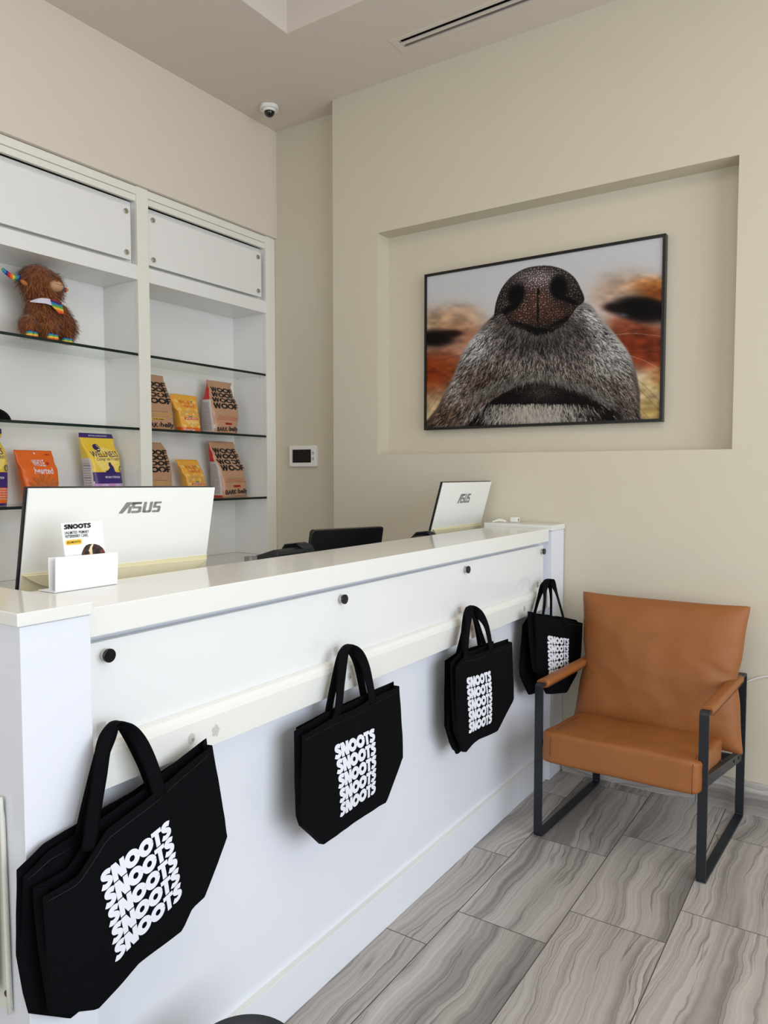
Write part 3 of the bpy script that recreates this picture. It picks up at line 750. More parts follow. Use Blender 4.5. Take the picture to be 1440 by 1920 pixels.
rm = body.modifiers.new('remesh', 'REMESH'); rm.mode = 'VOXEL'; rm.voxel_size = 0.006; rm.use_smooth_shade = True
bm = bmesh.new(); random.seed(3)
for c, r in balls:
    n = int(4200*(r.x*r.y+r.y*r.z+r.x*r.z)/(3*.075**2)*.55)
    for _ in range(n):
        u = Vector((random.gauss(0, 1), random.gauss(0, 1), random.gauss(0, 1))).normalized()
        if u.x < -0.6: continue
        p = c+Vector((u.x*r.x, u.y*r.y, u.z*r.z))*0.97
        if p.z < SH1+.006: continue
        nrm = Vector((u.x/r.x, u.y/r.y, u.z/r.z)).normalized()
        inside = False
        for c2, r2 in balls:
            q = p-c2
            if c2 is not c and (q.x/r2.x)**2+(q.y/r2.y)**2+(q.z/r2.z)**2 < .85: inside = True; break
        if inside: continue
        fl = (Vector((0, .1, -1))+Vector((random.uniform(-.5, .5),)*3)*.6+nrm*.75+Vector((random.uniform(-.4, .4), random.uniform(-.5, .5), 0))).normalized()
        L = random.uniform(.018, .038); sd = fl.cross(nrm).normalized()*random.uniform(.0007, .0014)
        a = p; b = p+fl*L*.55+nrm*.004; t = p+fl*L+nrm*.002
        if t.z < SH1+.003: t.z = SH1+.003
        if b.z < SH1+.003: b.z = SH1+.003
        mi = random.choices((0, 1, 2), (5, 3, 2))[0]
        v = [bm.verts.new(q) for q in (a-sd, a+sd, b+sd*.8, b-sd*.8, t)]
        f = bm.faces.new(v[:4]); f.material_index = mi; f = bm.faces.new((v[3], v[2], v[4])); f.material_index = mi
fu = obj('fur', bm, [M['fur'], M['fur_l'], M['fur_d']], cow); fu['kind'] = 'stuff'
def horn(pts, rs, m):
    bm = bmesh.new(); P = catmull([pc(*p) for p in pts], 6)
    n = len(P); R = [rs[0]+(rs[1]-rs[0])*(i/(n-1)) if i < n-2 else rs[1]*.6 for i in range(n)]
    tube(bm, P, R, 14); h = obj('horn', bm, m, cow); h['label'] = 'rainbow striped horn'
horn([(430, 265), (360, 285), (270, 320), (190, 315), (110, 260), (60, 220), (35, 180)], (.0155, .007), rainbow('rainbow_stripes_across', 17, 1))
horn([(880, 520, PX-.05), (950, 510, PX-.05), (1015, 512, PX-.05)], (.013, .011), rainbow('rainbow_stripes_tip', 30, 1))
c = pc(832, 455, PX+.070); bm = bmesh.new(); ellipsoid(bm, c, (.034, .034, .026), 20, 12); mz = obj('muzzle', bm, M['muzzle'], cow)
bm = bmesh.new()
tube(bm, [c+Vector((.0275, -.018, .006)), c+Vector((.0335, -.006, .002)), c+Vector((.0330, .008, .003)), c+Vector((.025, .022, .006))], .0009, 6)
tube(bm, [c+Vector((.0235, -.014, .0165)), c+Vector((.0255, -.004, .0170))], .0016, 6)
obj('stitched_face', bm, M['ink_black'], mz)
bm = bmesh.new(); c = pc(360, 400, PX+.06); ellipsoid(bm, c, (.010, .018, .010), 14, 8, rot=Matrix.Rotation(-.5, 3, 'X')); obj('ear', bm, M['fur_l'], cow)
# bandana: a twisted collar and a hanging point
bm = bmesh.new()
top = [pc(450, 672, PX+.045), pc(560, 640, PX+.075), pc(650, 630, PX+.085), pc(780, 650, PX+.082), pc(860, 670, PX+.06), pc(910, 700, PX+.03)]
bot = [pc(450, 690, PX+.045), pc(560, 700, PX+.078), pc(700, 716, PX+.09), pc(800, 750, PX+.09), pc(880, 750, PX+.07), pc(930, 740, PX+.03)]
A = catmull(top, 4); B = catmull(bot, 4)
va = [bm.verts.new(p) for p in A]; vb = [bm.verts.new(p) for p in B]
for i in range(len(A)-1):
    f = bm.faces.new((va[i], vb[i], vb[i+1], va[i+1])); f.material_index = 0 if i < 11 else 1
tri = [bm.verts.new(pc(*q)) for q in ((770, 740, PX+.098), (930, 735, PX+.07), (955, 868, PX+.075), (890, 872, PX+.085))]
f = bm.faces.new(tri); f.material_index = 1
sol = obj('bandana', bm, [mat('pale_bandana_lining', rgb(214, 206, 222), .7, var=.03), rainbow('rainbow_bandana', 16, 2)], cow)
s = sol.modifiers.new('solid', 'SOLIDIFY'); s.thickness = .002
RF = rainbow('rainbow_feet', 26, 2)
for zx, zy, x, ry in ((480, 1135, PX+.060, .026), (790, 1180, PX+.078, .026), (1005, 1245, PX+.035, .023)):
    c = pc(zx, zy, x); c.z = SH1+.019; bm = bmesh.new()
    ellipsoid(bm, c+Vector((0, -.010, 0)), (.018, .017, .0188), 16, 10); ellipsoid(bm, c+Vector((0, .010, 0)), (.018, .017, .0188), 16, 10)
    obj('foot', bm, RF, cow)

# ---------------------------------------------------------------- monitors, phones, small desk things
def monitor(name, label, tl, tr, tilt, h, logo, cream_at, group=None, black=False):
    """tl, tr: top corners (world); the back faces the customer"""
    tl, tr = Vector(tl), Vector(tr); Y = (tr-tl).normalized(); w = (tr-tl).length
    D = Vector((-math.sin(tilt), 0, -math.cos(tilt))); N = Y.cross(D).normalized()
    if N.x < 0: N = -N
    base = tl.lerp(tr, .5)+D*(h*.8); foot = Vector((base.x-.04, base.y, .912))
    root = thing(name, label, 'monitor', foot, group)
    P = lambda a, b, n=0.0: tl+Y*(a*w)+D*(b*h)+N*n
    bm = bmesh.new()
    if black:
        pts = [P(*q) for q in rounded(.03, .05)]
        prism(bm, pts, N*-.018); obj('casing', bm, M['bezel'], root, .003)
    else:
        prism(bm, [P(0, 0), P(1, 0), P(1, 1), P(0, 1)], N*-.008); obj('screen_panel', bm, M['bezel'], root, .001)
        e = .004/w; bm = bmesh.new(); prism(bm, [P(e, .006, .0006), P(1-e*.3, .006, .0006), P(1-e*.3, 1, .0006), P(e, 1, .0006)], N*.006); obj('back_cover', bm, M['monitor_white'], root, .001)
        # cream lower band with its curved fold
        bm = bmesh.new()
        prism(bm, [P(e, cream_at, .0065), P(1-e*.3, cream_at, .0065), P(1-e*.3, 1.0, .0065), P(e, 1.0, .0065)], N*.002); cb = obj('cream_band', bm, M['cream'], root)
        bm = bmesh.new(); prf = []
        for i in range(13):
            t = i/12; prf.append((e+.18*t*1.0, cream_at+.005+(1-(1-t)**2)*.115))
        pts = [P(a, b, .0092) for a, b in prf]+[P(1-.18*(1-t/8), cream_at+.13-.03*0, .0092) for t in range(1)]
        rt = [(1-e-.14*t, cream_at+.03+(1-(1-t)**2)*.09) for t in [i/10 for i in range(11)]][::-1]
        pts = [P(a, b, .0092) for a, b in prf+rt]
        prism(bm, pts, N*.006); obj('fold', bm, M['cream'], cb, .001)
        bm = bmesh.new()
        for i in range(4):
            for j in range(8): q = P(.105+i*.006, cream_at+.145+j*.012, .0090); cyl(bm, q, N, .0008, .0006, 6)
        obj('speaker_holes', bm, M['grey_ink'], cb)
        # maker's lettering, drawn as slanted strokes
        V = [(0,0),(.09,0),(.26,.78),(.40,.78),(.40,1),(.16,1)]; Fc = [(0,1,2,5),(2,3,4,5)]
        def quad(*q): o = len(V); V.extend(q); Fc.append((o, o+1, o+2, o+3))
        quad((.20,0),(.27,0),(.30,.62),(.23,.62))
        quad((.32,.80),(.50,.80),(.52,1),(.42,1)) 
        quad((.29,.0),(.46,.0),(.46,.2),(.29,.2)); quad((.44,.0),(.52,.06),(.53,.56),(.46,.56)); quad((.31,.42),(.50,.42),(.51,.60),(.31,.60)); quad((.29,.58),(.36,.58),(.37,1),(.30,1)); quad((.3,.82),(.52,.82),(.53,1),(.30,1))
        quad((.55,.06),(.62,.0),(.65,1),(.58,1)); quad((.58,0),(.74,0),(.74,.2),(.58,.2)); quad((.70,.0),(.77,.06),(.80,1),(.73,1))
        quad((.80,0),(.97,0),(.97,.2),(.80,.2)); quad((.92,.05),(.99,.1),(1.0,.5),(.94,.58)); quad((.81,.42),(.98,.42),(.99,.60),(.81,.60)); quad((.81,.55),(.88,.5),(.89,.95),(.83,.92)); quad((.83,.82),(1.0,.82),(1.02,1),(.84,1))
        a0, a1, b0, b1 = logo
        bm = bmesh.new(); lay(bm, (V, Fc), lambda a, b: P(a0+(a1-a0)*a, b0+(b1-b0)*b, .0075), 1)
        obj('maker_logo', bm, M['logo'], root)
    # stand
    bm = bmesh.new(); q = P(.5, .82, -.012)
    bx(bm, foot.x-.012, foot.x+.012, foot.y-.03, foot.y+.03, .918, q.z+.02); bx(bm, foot.x-.09, foot.x+.09, foot.y-.12, foot.y+.12, .9115, .919)
    bx(bm, foot.x-.0, q.x+.0, foot.y-.03, foot.y+.03, q.z-.01, q.z+.02)
    obj('stand', bm, M['bezel'] if black else M['monitor_white'], root, .003)
    return root
def rounded(ra, rb, b1=1.0):
    pts = []
    for cx, cy, a0 in ((ra, rb, PI), (1-ra, rb, PI*1.5), (1-ra, b1-rb, 0), (ra, b1-rb, PI/2)):
        for i in range(6):
            a = a0+PI/2*i/5; pts.append((cx+ra*math.cos(a), cy+rb*math.sin(a)))
    return pts
G = 'white monitors behind the counter'
p0 = at(48.0, 913.3, 0, -1.56); p1 = at(401, 912.0, 0, -1.57)
monitor('desktop_monitor', 'large white monitor nearest the camera, seen from behind the card holder', p0, p1, .195, .335, (.435, .665, .20, .115), .595, G)
p0 = at(829, 903.8, 0, -1.55); p1 = at(920, 902.0, 0, -1.575)
monitor('desktop_monitor', 'smaller looking white monitor at the far end of the counter by the wall', p0, p1, .27, .335, (.36, .60, .30, .17), .63, G)
p0 = at(587.5, 994.5, 0, -1.70); p1 = at(720, 987.5, 0, -1.70)
monitor('desktop_monitor', 'black monitor with rounded corners between the two white ones', p0, p1, .16, .25, None, 0, None, True)

def phone(label, c, k):
    r = thing('desk_phone', label, 'phone', (c[0], c[1], .911), 'black desk phones behind the counter')
    x, y, z = c
    bm = bmesh.new()
    prism(bm, [(x-.08*k, y-.11*k, .911), (x-.08*k, y-.11*k, z-.045), (x+.03*k, y-.11*k, z-.012), (x+.05*k, y-.11*k, z-.020), (x+.05*k, y-.11*k, .911)], (0, .16*k, 0))
    obj('phone_body', bm, M['phone'], r, .006)
    bm = bmesh.new()
    prism(bm, [(x-.08, y+.03*k, z-.05), (x-.02, y+.0*k, z-.004), (x+.035, y+.00*k, z+.003), (x+.05, y+.02*k, z-.006), (x+.055, y+.04*k, z-.05)], (0.0, .055*k, 0))
    obj('handset', bm, M['phone'], r, .008)
a = at(541, 1022, 0, -1.62); phone('black desk phone behind the counter, just left of the black monitor', (a.x-.03, a.y+.03, a.z+.002), 1.0)
a = at(796, 997, 0, -1.56); phone('black desk phone peeping over the counter beside the far white monitor', (a.x-.02, a.y-.01, a.z+.001), .7)
a = at(470, 1046, 0, -1.60)
bm = bmesh.new(); rings = tube(bm, [(a.x, a.y, .911), (a.x, a.y, a.z+.004)], .02, 20, False)
o = obj('clear_cup', bm, M['clear'], None); s = o.modifiers.new('s', 'SOLIDIFY'); s.thickness = .002
tag(o, 'small clear cup behind the counter left of the desk phone', 'cup')

# brochure holder and card
bh = thing('brochure_holder', 'small white card holder standing on the counter in front of the near monitor', 'card holder', (-1.43, .975, 1.1665))
a0 = at(104, 1111, 2, 1.168); a1 = at(221, 1094, 2, 1.168)
def hq(z, y, dx=0.0): return Vector((a0.x+dx, y, z))
bm = bmesh.new(); prism(bm, [(a0.x, a0.y, 1.1685), (a0.x, a1.y, 1.1685), (a0.x+.004, a1.y, 1.240), (a0.x+.004, a0.y, 1.242)], (-.0025, 0, 0)); obj('front_plate', bm, M['paper'], bh, .0006)
bm = bmesh.new(); prism(bm, [(a0.x-.022, a0.y, 1.1685), (a0.x-.022, a1.y, 1.1685), (a0.x-.022, a1.y, 1.238), (a0.x-.022, a0.y, 1.240)], (-.002, 0, 0)); obj('back_plate', bm, M['paper'], bh, .0006)
bm = bmesh.new(); bx(bm, a0.x-.06, a0.x-.001, a0.y-.002, a1.y+.002, 1.1668, 1.1690); obj('base', bm, M['paper'], bh, .0006)
XC = a0.x-.010
cc = [at(x, y, 0, XC) for x, y in ((114, 981.5), (191, 976.3), (197.5, 1046), (123.5, 1052))]
cc[2] = cc[2]+(cc[2]-cc[1])*.6; cc[3] = cc[3]+(cc[3]-cc[0])*.6
card = thing('membership_card', 'white card with black heading and a brown dog, standing in the holder', 'card', (XC, .94, 1.17))
bm = bmesh.new(); prism(bm, cc, (-.003, 0, 0)); obj('card_stack', bm, M['paper'], card)
def cardp(px, py, off=.0007): p = at(px, py, 0, XC+off); return p
def cq(x0, y0, x1, y1, h): # baseline left, baseline right, height in px
    return lambda a, b: cardp(x0+(x1-x0)*a-.6*b, y0+(y1-y0)*a-h*b)
bm = bmesh.new()
lay(bm, block_word('SNOOTS'), cq(120, 993.0, 170.5, 989.3, 9.2), 1, 0)
lay(bm, text2d('UNLIMITED', .01), cq(121.5, 1002.6, 145.5, 1000.6, 5.6), 1, 0)
lay(bm, text2d('PRIMARY', .01), cq(148, 1000.4, 167.3, 999.0, 5.4), 1, 0)
lay(bm, text2d('VETERINARY CARE.', .01), cq(122.5, 1009.6, 166, 1005.8, 5.6), 1, 0)
prism(bm, [cardp(x, y, .0004) for x, y in ((121.5, 1004.1), (146.5, 1002.3), (146.6, 1003.2), (121.6, 1005.1))], (.0003, 0, 0), 2)
pill = [(126.5+3.7*math.cos(t), 1017.6-4.9*math.sin(t)) for t in [PI/2+PI*i/8 for i in range(9)]]+[(150.5+3.2*math.cos(t), 1015.4-4.9*math.sin(t)) for t in [-PI/2+PI*i/8 for i in range(9)]]
prism(bm, [cardp(x, y, .0004) for x, y in pill], (.0003, 0, 0), 1)
lay(bm, text2d('$55/MONTH', .012), lambda a, b: cardp(126+25*a, 1020.3-2.2*a-5*b, .0011), 1, 0)
obj('printed_text', bm, [M['ink_black'], M['yellow_ink'], M['green_ink']], card)
bm = bmesh.new()
def zz(x, y): return (80+x/8, 950+y/8)
def pp(pts, mi, off): prism(bm, [cardp(*zz(x, y), off) for x, y in pts], (.0003, 0, 0), mi)
pp([(585, 745), (590, 690), (620, 620), (650, 580), (700, 560), (790, 560), (850, 580), (900, 620), (930, 670), (945, 745)], 0, .0004)
pp([(700, 745), (690, 660), (712, 600), (740, 560), (762, 562), (740, 620), (745, 680), (760, 745)], 1, .0009)
pp([(600, 745), (600, 690), (630, 655), (680, 650), (705, 680), (705, 745)], 2, .0011)
pp([(625, 700), (640, 662), (680, 658), (695, 690), (670, 712), (640, 715)], 3, .0015)
pp([(648, 605), (668, 592), (684, 602), (668, 622)], 3, .0009); pp([(752, 620), (775, 598), (800, 608), (790, 640), (765, 640)], 3, .0014)
pp([(800, 745), (790, 680), (830, 620), (860, 640), (850, 745)], 3, .0009); pp([(850, 745), (860, 650), (905, 640), (935, 700), (940, 745)], 2, .0011)
obj('printed_dog', bm, [mat('dark_brown_print', rgb(60, 32, 24), .5, var=.05), mat('cream_print', rgb(236, 214, 170), .5, var=.03), mat('brown_print', rgb(104, 52, 34), .5, var=.1), M['ink_black']], card)

# charger and cable end on the far cap
ch = thing('usb_charger', 'small white cube charger on the far end of the counter', 'charger', (-1.43, 3.31, 1.181))
bm = bmesh.new(); bx(bm, -1.455, -1.420, 3.285, 3.325, 1.1808, 1.206); obj('charger_body', bm, M['white_plastic'], ch, .004)
box('usb_port', M['grey_ink'], -1.4205, -1.4192, 3.301, 3.309, 1.187, 1.200, ch)
bm = bmesh.new(); a = at(957, 978, 2, 1.181)
tube(bm, catmull([(-1.47, 3.27, 1.184), (-1.49, 3.255, 1.190), (-1.505, 3.235, 1.189), (-1.515, 3.22, 1.184), (-1.52, 3.24, 1.183)], 6), .003, 8)
tube(bm, catmull([(-1.475, 3.30, 1.184), (-1.50, 3.27, 1.195), (-1.53, 3.25, 1.184)], 6), .0025, 8)
tag(obj('plug_cable', bm, M['white_plastic']), 'short coiled pale cable lying next to the cube charger', 'cable')

# ---------------------------------------------------------------- intercom, camera, vent, cord
ic = thing('wall_intercom', 'white wall intercom panel with a dark screen beside the shelving', 'intercom', (-2.9, 3.478, 1.52))
bm = bmesh.new(); bx(bm, -2.995, -2.790, 3.456, 3.478, 1.456, 1.584); obj('housing', bm, M['white_plastic'], ic, .004)
bm = bmesh.new(); bx(bm, -2.790, -2.782, 3.462, 3.478, 1.458, 1.578); obj('side_strip', bm, M['white_plastic'], ic, .001)
box('screen', M['bezel'], -2.966, -2.823, 3.4540, 3.457, 1.480, 1.559, ic)
for z in (1.537, 1.502):
    bm = bmesh.new(); n = 22
    tube(bm, [(-2.807+.007*math.cos(2*PI*i/n), 3.455, z+.008*math.sin(2*PI*i/n)) for i in range(n+1)], .0007, 6, False); cyl(bm, (-2.807, 3.4560, z), (0, -1, 0), .003, .0008, 12)
    obj('button', bm, M['grey_ink'], ic)

dc = thing('dome_camera', 'small white security camera with black lens on the ceiling corner', 'security camera', (-2.915, 3.215, CZ))
bm = bmesh.new(); n = 32; pts = []
cx, cy = -2.915, 3.215
d1 = Vector((math.cos(YAW+.12), math.sin(YAW+.12), 0)); d2 = Vector((-d1.y, d1.x, 0))
def dcp(u, v, z): q = Vector((cx, cy, z))+d1*u+d2*v; return q
out = []
for i in range(n):
    t = 2*PI*i/n; u = .053*math.copysign(abs(math.cos(t))**.7, math.cos(t)); v = .050*math.copysign(abs(math.sin(t))**.9, math.sin(t)); out.append((u, v))
prism(bm, [dcp(u, v, CZ-.0005) for u, v in out], (0, 0, -.022)); obj('mount_plate', bm, M['white_plastic'], dc, .005)
bm = bmesh.new(); tube(bm, [dcp(0, 0, CZ-.022), dcp(0, 0, CZ-.034)], [.040, .036], 28); obj('lens_collar', bm, M['white_plastic'], dc, .002)
bm = bmesh.new(); ellipsoid(bm, dcp(0, 0, CZ-.032), (.030, .030, .030), 24, 14); obj('lens', bm, mat('black_lens', rgb(8, 8, 9), .06, coat=.5, var=.05), dc)
for u, v in ((-.042, -.010), (.042, -.010)):
    bm = bmesh.new(); cyl(bm, dcp(u, v, CZ-.0222), (0, 0, -1), .0028, .0012, 10); obj('screw', bm, M['screw'], dc)

vt = thing('slot_diffuser', 'long two slot air vent in the ceiling with black openings', 'air vent', (-1.25, 3.12, CZ))
box('frame', M['ceiling'], -2.004, -1.976, 3.062, 3.178, CZ-.003, CZ+.02, vt)
box('frame', M['ceiling'], -.514, -.49, 3.062, 3.178, CZ-.003, CZ+.02, vt)
for y0, y1 in ((3.064, 3.083), (3.110, 3.125), (3.152, 3.178)):
    box('slat', M['ceiling'], -1.976, -.514, y0, y1, CZ-.003, CZ+.004, vt)
bm = bmesh.new(); bx(bm, -1.988, -.502, 3.080, 3.161, CZ+.09, CZ+.10); bx(bm, -1.988, -.502, 3.0775, 3.0805, CZ+.036, CZ+.10); bx(bm, -1.988, -.502, 3.1605, 3.1625, CZ+.036, CZ+.10); bx(bm, -1.99, -1.986, 3.0775, 3.1625, CZ+.02, CZ+.10); bx(bm, -.504, -.50, 3.0775, 3.1625, CZ+.02, CZ+.10); obj('plenum', bm, M['dark'], vt)
for y0 in (3.084, 3.127):
    bm = bmesh.new(); prism(bm, [(-1.976, y0+.003, CZ+.03), (-1.976, y0+.014, CZ+.008), (-1.976, y0+.016, CZ+.010), (-1.976, y0+.005, CZ+.032)], (1.46, 0, 0)); obj('deflector_blade', bm, M['dark'], vt)

bm = bmesh.new()
pts = catmull([(-.44, 3.352, .535), (-.41, 3.352, .557), (-.375, 3.352, .575), (-.34, 3.352, .587), (-.29, 3.352, .592), (-.2, 3.352, .585), (-.1, 3.352, .60)], 6)
tube(bm, pts, .0035, 8)
tag(obj('white_cord', bm, M['white_plastic']), 'thin white cord running along the wall behind the chair', 'cord')

# ---------------------------------------------------------------- picture in the recess
FX0, FX1, FZ0, FZ1, FY = -2.022, -0.794, 1.647, 2.469, 3.432
pf = thing('framed_picture', 'large black framed close-up photo of a dog nose hanging in the wall recess', 'picture', ((FX0+FX1)/2, FY+.03, (FZ0+FZ1)/2))
fw = .013
for nm, (x0, x1, z0, z1) in {'a': (FX0, FX0+fw, FZ0, FZ1), 'b': (FX1-fw, FX1, FZ0, FZ1), 'c': (FX0+fw, FX1-fw, FZ0, FZ0+fw), 'd': (FX0+fw, FX1-fw, FZ1-fw, FZ1)}.items():
    box('frame_bar', M['frame_black'], x0, x1, FY-.002, FY+.036, z0, z1, pf, .0008)

# the print itself: a painting built from brush strokes, carried as colours on a fine mesh
OX, OY, CW, CHT = 178, 306, 884, 724
yy, xx = np.mgrid[0:CHT, 0:CW].astype(float); xx += OX; yy += OY
img = np.zeros((CHT, CW, 3))
img[:] = np.array([214, 214, 216])
def soft(cx, cy, rx, ry, col, k=1.0, sharp=2.0, ang=0.0):
    c, s_ = math.cos(ang), math.sin(ang)
    u = ((xx-cx)*c+(yy-cy)*s_)/rx; v = (-(xx-cx)*s_+(yy-cy)*c)/ry
    a = np.clip(np.exp(-(u*u+v*v)**sharp), 0, 1)*k
    img[:] = img*(1-a[..., None])+np.array(col)*a[..., None]
def poly_mask(pts, blur=0):
    m = np.zeros((CHT, CW), bool); n = len(pts)
    for i in range(n):
        x0, y0 = pts[i]; x1, y1 = pts[(i+1) % n]
        if y0 == y1: continue
        cond = ((y0 > yy) != (y1 > yy)) & (xx < (x1-x0)*(yy-y0)/(y1-y0)+x0); m ^= cond
    m = m.astype(float)
    for _ in range(blur):
        m = (m+np.roll(m, 1, 0)+np.roll(m, -1, 0)+np.roll(m, 1, 1)+np.roll(m, -1, 1))/5
    return m
def smooth_poly(pts):
    P = catmull([(*p, 0) for p in pts+[pts[0]]], 6); return [(p.x, p.y) for p in P]
def fill(pts, col, blur=2, k=1.0):
    a = poly_mask(smooth_poly(pts), blur)[..., None]*k; img[:] = img*(1-a)+np.array(col)*a
def vnoise(sx, sy, seed):
    r = np.random.default_rng(seed); g = r.random((int(CHT/sy)+3, int(CW/sx)+3))
    u = (xx-OX)/sx; v = (yy-OY)/sy; i = u.astype(int); j = v.astype(int); fu_ = u-i; fv = v-j
    fu_ = fu_*fu_*(3-2*fu_); fv = fv*fv*(3-2*fv)
    return (g[j, i]*(1-fu_)+g[j, i+1]*fu_)*(1-fv)+(g[j+1, i]*(1-fu_)+g[j+1, i+1]*fu_)*fv
# out of focus face left and right
soft(280, 640, 130, 70, (200, 160, 125), .9, 1.6); soft(330, 600, 60, 30, (205, 175, 150), .8, 1.3); soft(250, 790, 140, 80, (140, 70, 34), .9, 1.6)
soft(205, 850, 90, 90, (150, 62, 20), .9, 1.6); soft(350, 690, 80, 50, (186, 128, 100), .8, 1.3)
soft(225, 690, 75, 32, (18, 10, 10), 1, 2.2); soft(290, 672, 40, 14, (30, 16, 14), .9, 1.5); soft(230, 960, 90, 90, (205, 180, 140), .95, 1.6); soft(190, 1000, 60, 40, (225, 205, 170), .9, 1.5)
soft(930, 520, 130, 70, (196, 160, 132), .85, 1.4); soft(880, 560, 100, 50, (206, 178, 160), .9, 1.5); soft(1010, 500, 75, 34, (196, 132, 74), .9, 1.6); soft(1030, 540, 70, 40, (170, 92, 40), .8, 1.6)
soft(960, 700, 130, 80, (128, 52, 22), .95, 2); soft(900, 640, 70, 40, (150, 80, 52), .8, 1.3); soft(1000, 770, 90, 50, (150, 62, 28), .9, 1.6)
soft(975, 585, 115, 48, (12, 7, 8), 1, 3, .12); soft(870, 580, 40, 18, (30, 16, 18), .9, 1.6, .1); soft(905, 606, 16, 8, (110, 110, 130), .7, 1)
soft(1000, 890, 80, 90, (214, 190, 142), .95, 1.8); soft(1010, 960, 80, 50, (176, 150, 96), .9, 1.5); soft(1040, 830, 40, 30, (190, 120, 60), .6, 1.4)
sat_ = np.clip((img.max(2)-img.min(2))/70, 0, 1)[..., None]
img *= 1+sat_*(.55*(vnoise(46, 22, 21)*.6+vnoise(20, 11, 22)*.4)-.30)[..., None]
# muzzle mass
muz = [(438, 605), (380, 665), (325, 740), (290, 830), (240, 930), (205, 1040), (600, 1060), (930, 1040), (965, 930), (955, 830), (930, 750), (880, 680), (820, 610), (765, 560), (600, 540)]
mm = poly_mask(smooth_poly(muz), 14)
base = np.zeros_like(img); base[:] = (98, 88, 84)
def sb(cx, cy, rx, ry, col, k=1., ang=0.):
    c, s_ = math.cos(ang), math.sin(ang); u = ((xx-cx)*c+(yy-cy)*s_)/rx; v = (-(xx-cx)*s_+(yy-cy)*c)/ry
    a = (np.exp(-(u*u+v*v))*k)[..., None]; base[:] = base*(1-a)+np.array(col)*a
sb(375, 720, 70, 60, (214, 212, 212), 1, -.9); sb(800, 620, 80, 50, (196, 194, 190), .9, .7); sb(880, 740, 80, 110, (206, 204, 200), .95, .5); sb(300, 850, 60, 90, (186, 180, 174), .8)
sb(600, 715, 130, 55, (44, 40, 39), .95); sb(400, 850, 90, 60, (84, 62, 54), .8); sb(560, 800, 150, 50, (120, 110, 104), .6); sb(870, 900, 90, 80, (104, 92, 82), .7); sb(720, 650, 50, 30, (60, 54, 50), .8)
sb(260, 970, 80, 60, (96, 74, 60), .8); sb(640, 760, 200, 60, (130, 124, 120), .4)
img[:] = img*(1-mm[..., None])+base*mm[..., None]
def hairs(n, region, colfn, L0, L1, alpha, dirfn, width=2, seed=1):
    r = np.random.default_rng(seed); px, py = region(r, n)
    ix = np.clip((px-OX).astype(int), 0, CW-1); iy = np.clip((py-OY).astype(int), 0, CHT-1)
    loc = base[iy, ix]; col = colfn(r, loc, n); L = r.uniform(L0, L1, n)
    dx, dy = dirfn(px, py); an = np.arctan2(dy, dx)+r.normal(0, .22, n); bend = r.normal(0, .012, n)
    x, y = px.copy(), py.copy(); T = int(L1)
    for t in range(T):
        live = t < L; fade = np.clip(1-(t/L)**2, 0, 1)
        x += np.cos(an); y += np.sin(an); an += bend
        for wx in range(width):
            jx = (x-OX+wx*.7).astype(int); jy = (y-OY).astype(int)
            ok = live & (jx >= 0) & (jx < CW) & (jy >= 0) & (jy < CHT)
            a = (alpha*fade)[ok][:, None]
            img[jy[ok], jx[ok]] = img[jy[ok], jx[ok]]*(1-a)+col[ok]*a
def flow(px, py):
    dx = (px-600)*1.0; dy = (py-560)*1.0+25
    return dx, dy*np.where(np.abs(dx) < 250, 1.15, .95)
def in_mask(mask):
    def f(r, n):
        ys, xs_ = np.nonzero(mask > .5); k = r.integers(0, len(ys), n)
        k = k[np.argsort((xs_[k]+OX-600)**2+(ys[k]+OY-560)**2)][::-1]
        return xs_[k]+OX+r.random(n), ys[k]+OY+r.random(n)
    return f
mz_mask = poly_mask(smooth_poly([(440, 612), (385, 675), (335, 745), (300, 840), (255, 930), (220, 1020), (600, 1040), (925, 1020), (950, 930), (935, 840), (915, 760), (865, 690), (805, 615), (760, 575), (600, 560)]), 0)
dark_c = lambda r, loc, n: loc*r.uniform(.12, .45, (n, 1)); light_c = lambda r, loc, n: np.clip(loc*r.uniform(1.1, 1.9, (n, 1))+18, 0, 238)
hairs(8000, in_mask(mz_mask), dark_c, 12, 30, .75, flow, 2, 2)
hairs(5200, in_mask(mz_mask), light_c, 12, 34, .8, flow, 2, 3)
hairs(2600, in_mask(mz_mask), dark_c, 8, 22, .6, flow, 2, 4)
# mouth
mouth = [(340, 1010), (420, 925), (500, 875), (560, 848), (600, 838), (680, 850), (770, 876), (840, 918), (878, 985), (880, 1030), (350, 1030)]
fill(mouth, (16, 11, 11), 5, .97)
soft(610, 880, 60, 36, (56, 44, 42), .8, 1.2)
soft(850, 965, 50, 40, (14, 9, 9), .9, 1.4)
r = np.random.default_rng(9)
for _ in range(900):
    a = int(r.normal(610, 40)-OX); b = int(r.normal(880, 26)-OY)
    if 0 < a < CW and 0 < b < CHT: img[b, a] = r.uniform(90, 180)
def fan(px, py): return (px-600)*.45, np.full_like(px, 200.)
base[:] = (150, 145, 138)
lipr = lambda r, n: (lambda t: (t, 834+np.abs((t-595)/260)**1.5*95+r.normal(-14, 9, n)))(r.uniform(370, 870, n))
hairs(2000, lipr, lambda r, l, n: l*r.uniform(.2, 1.25, (n, 1)), 14, 34, .85, lambda px, py: ((px-600)*.55, np.full_like(px, 160.)), 2, 6)
chin = lambda r, n: (r.normal(585, 90, n), r.uniform(925, 990, n))
hairs(1500, chin, lambda r, l, n: l*r.uniform(.3, 1.0, (n, 1)), 16, 40, .8, fan, 2, 7)
hairs(1300, chin, lambda r, l, n: np.clip(l*r.uniform(.9, 1.5, (n, 1)), 0, 235), 18, 44, .85, fan, 2, 8)
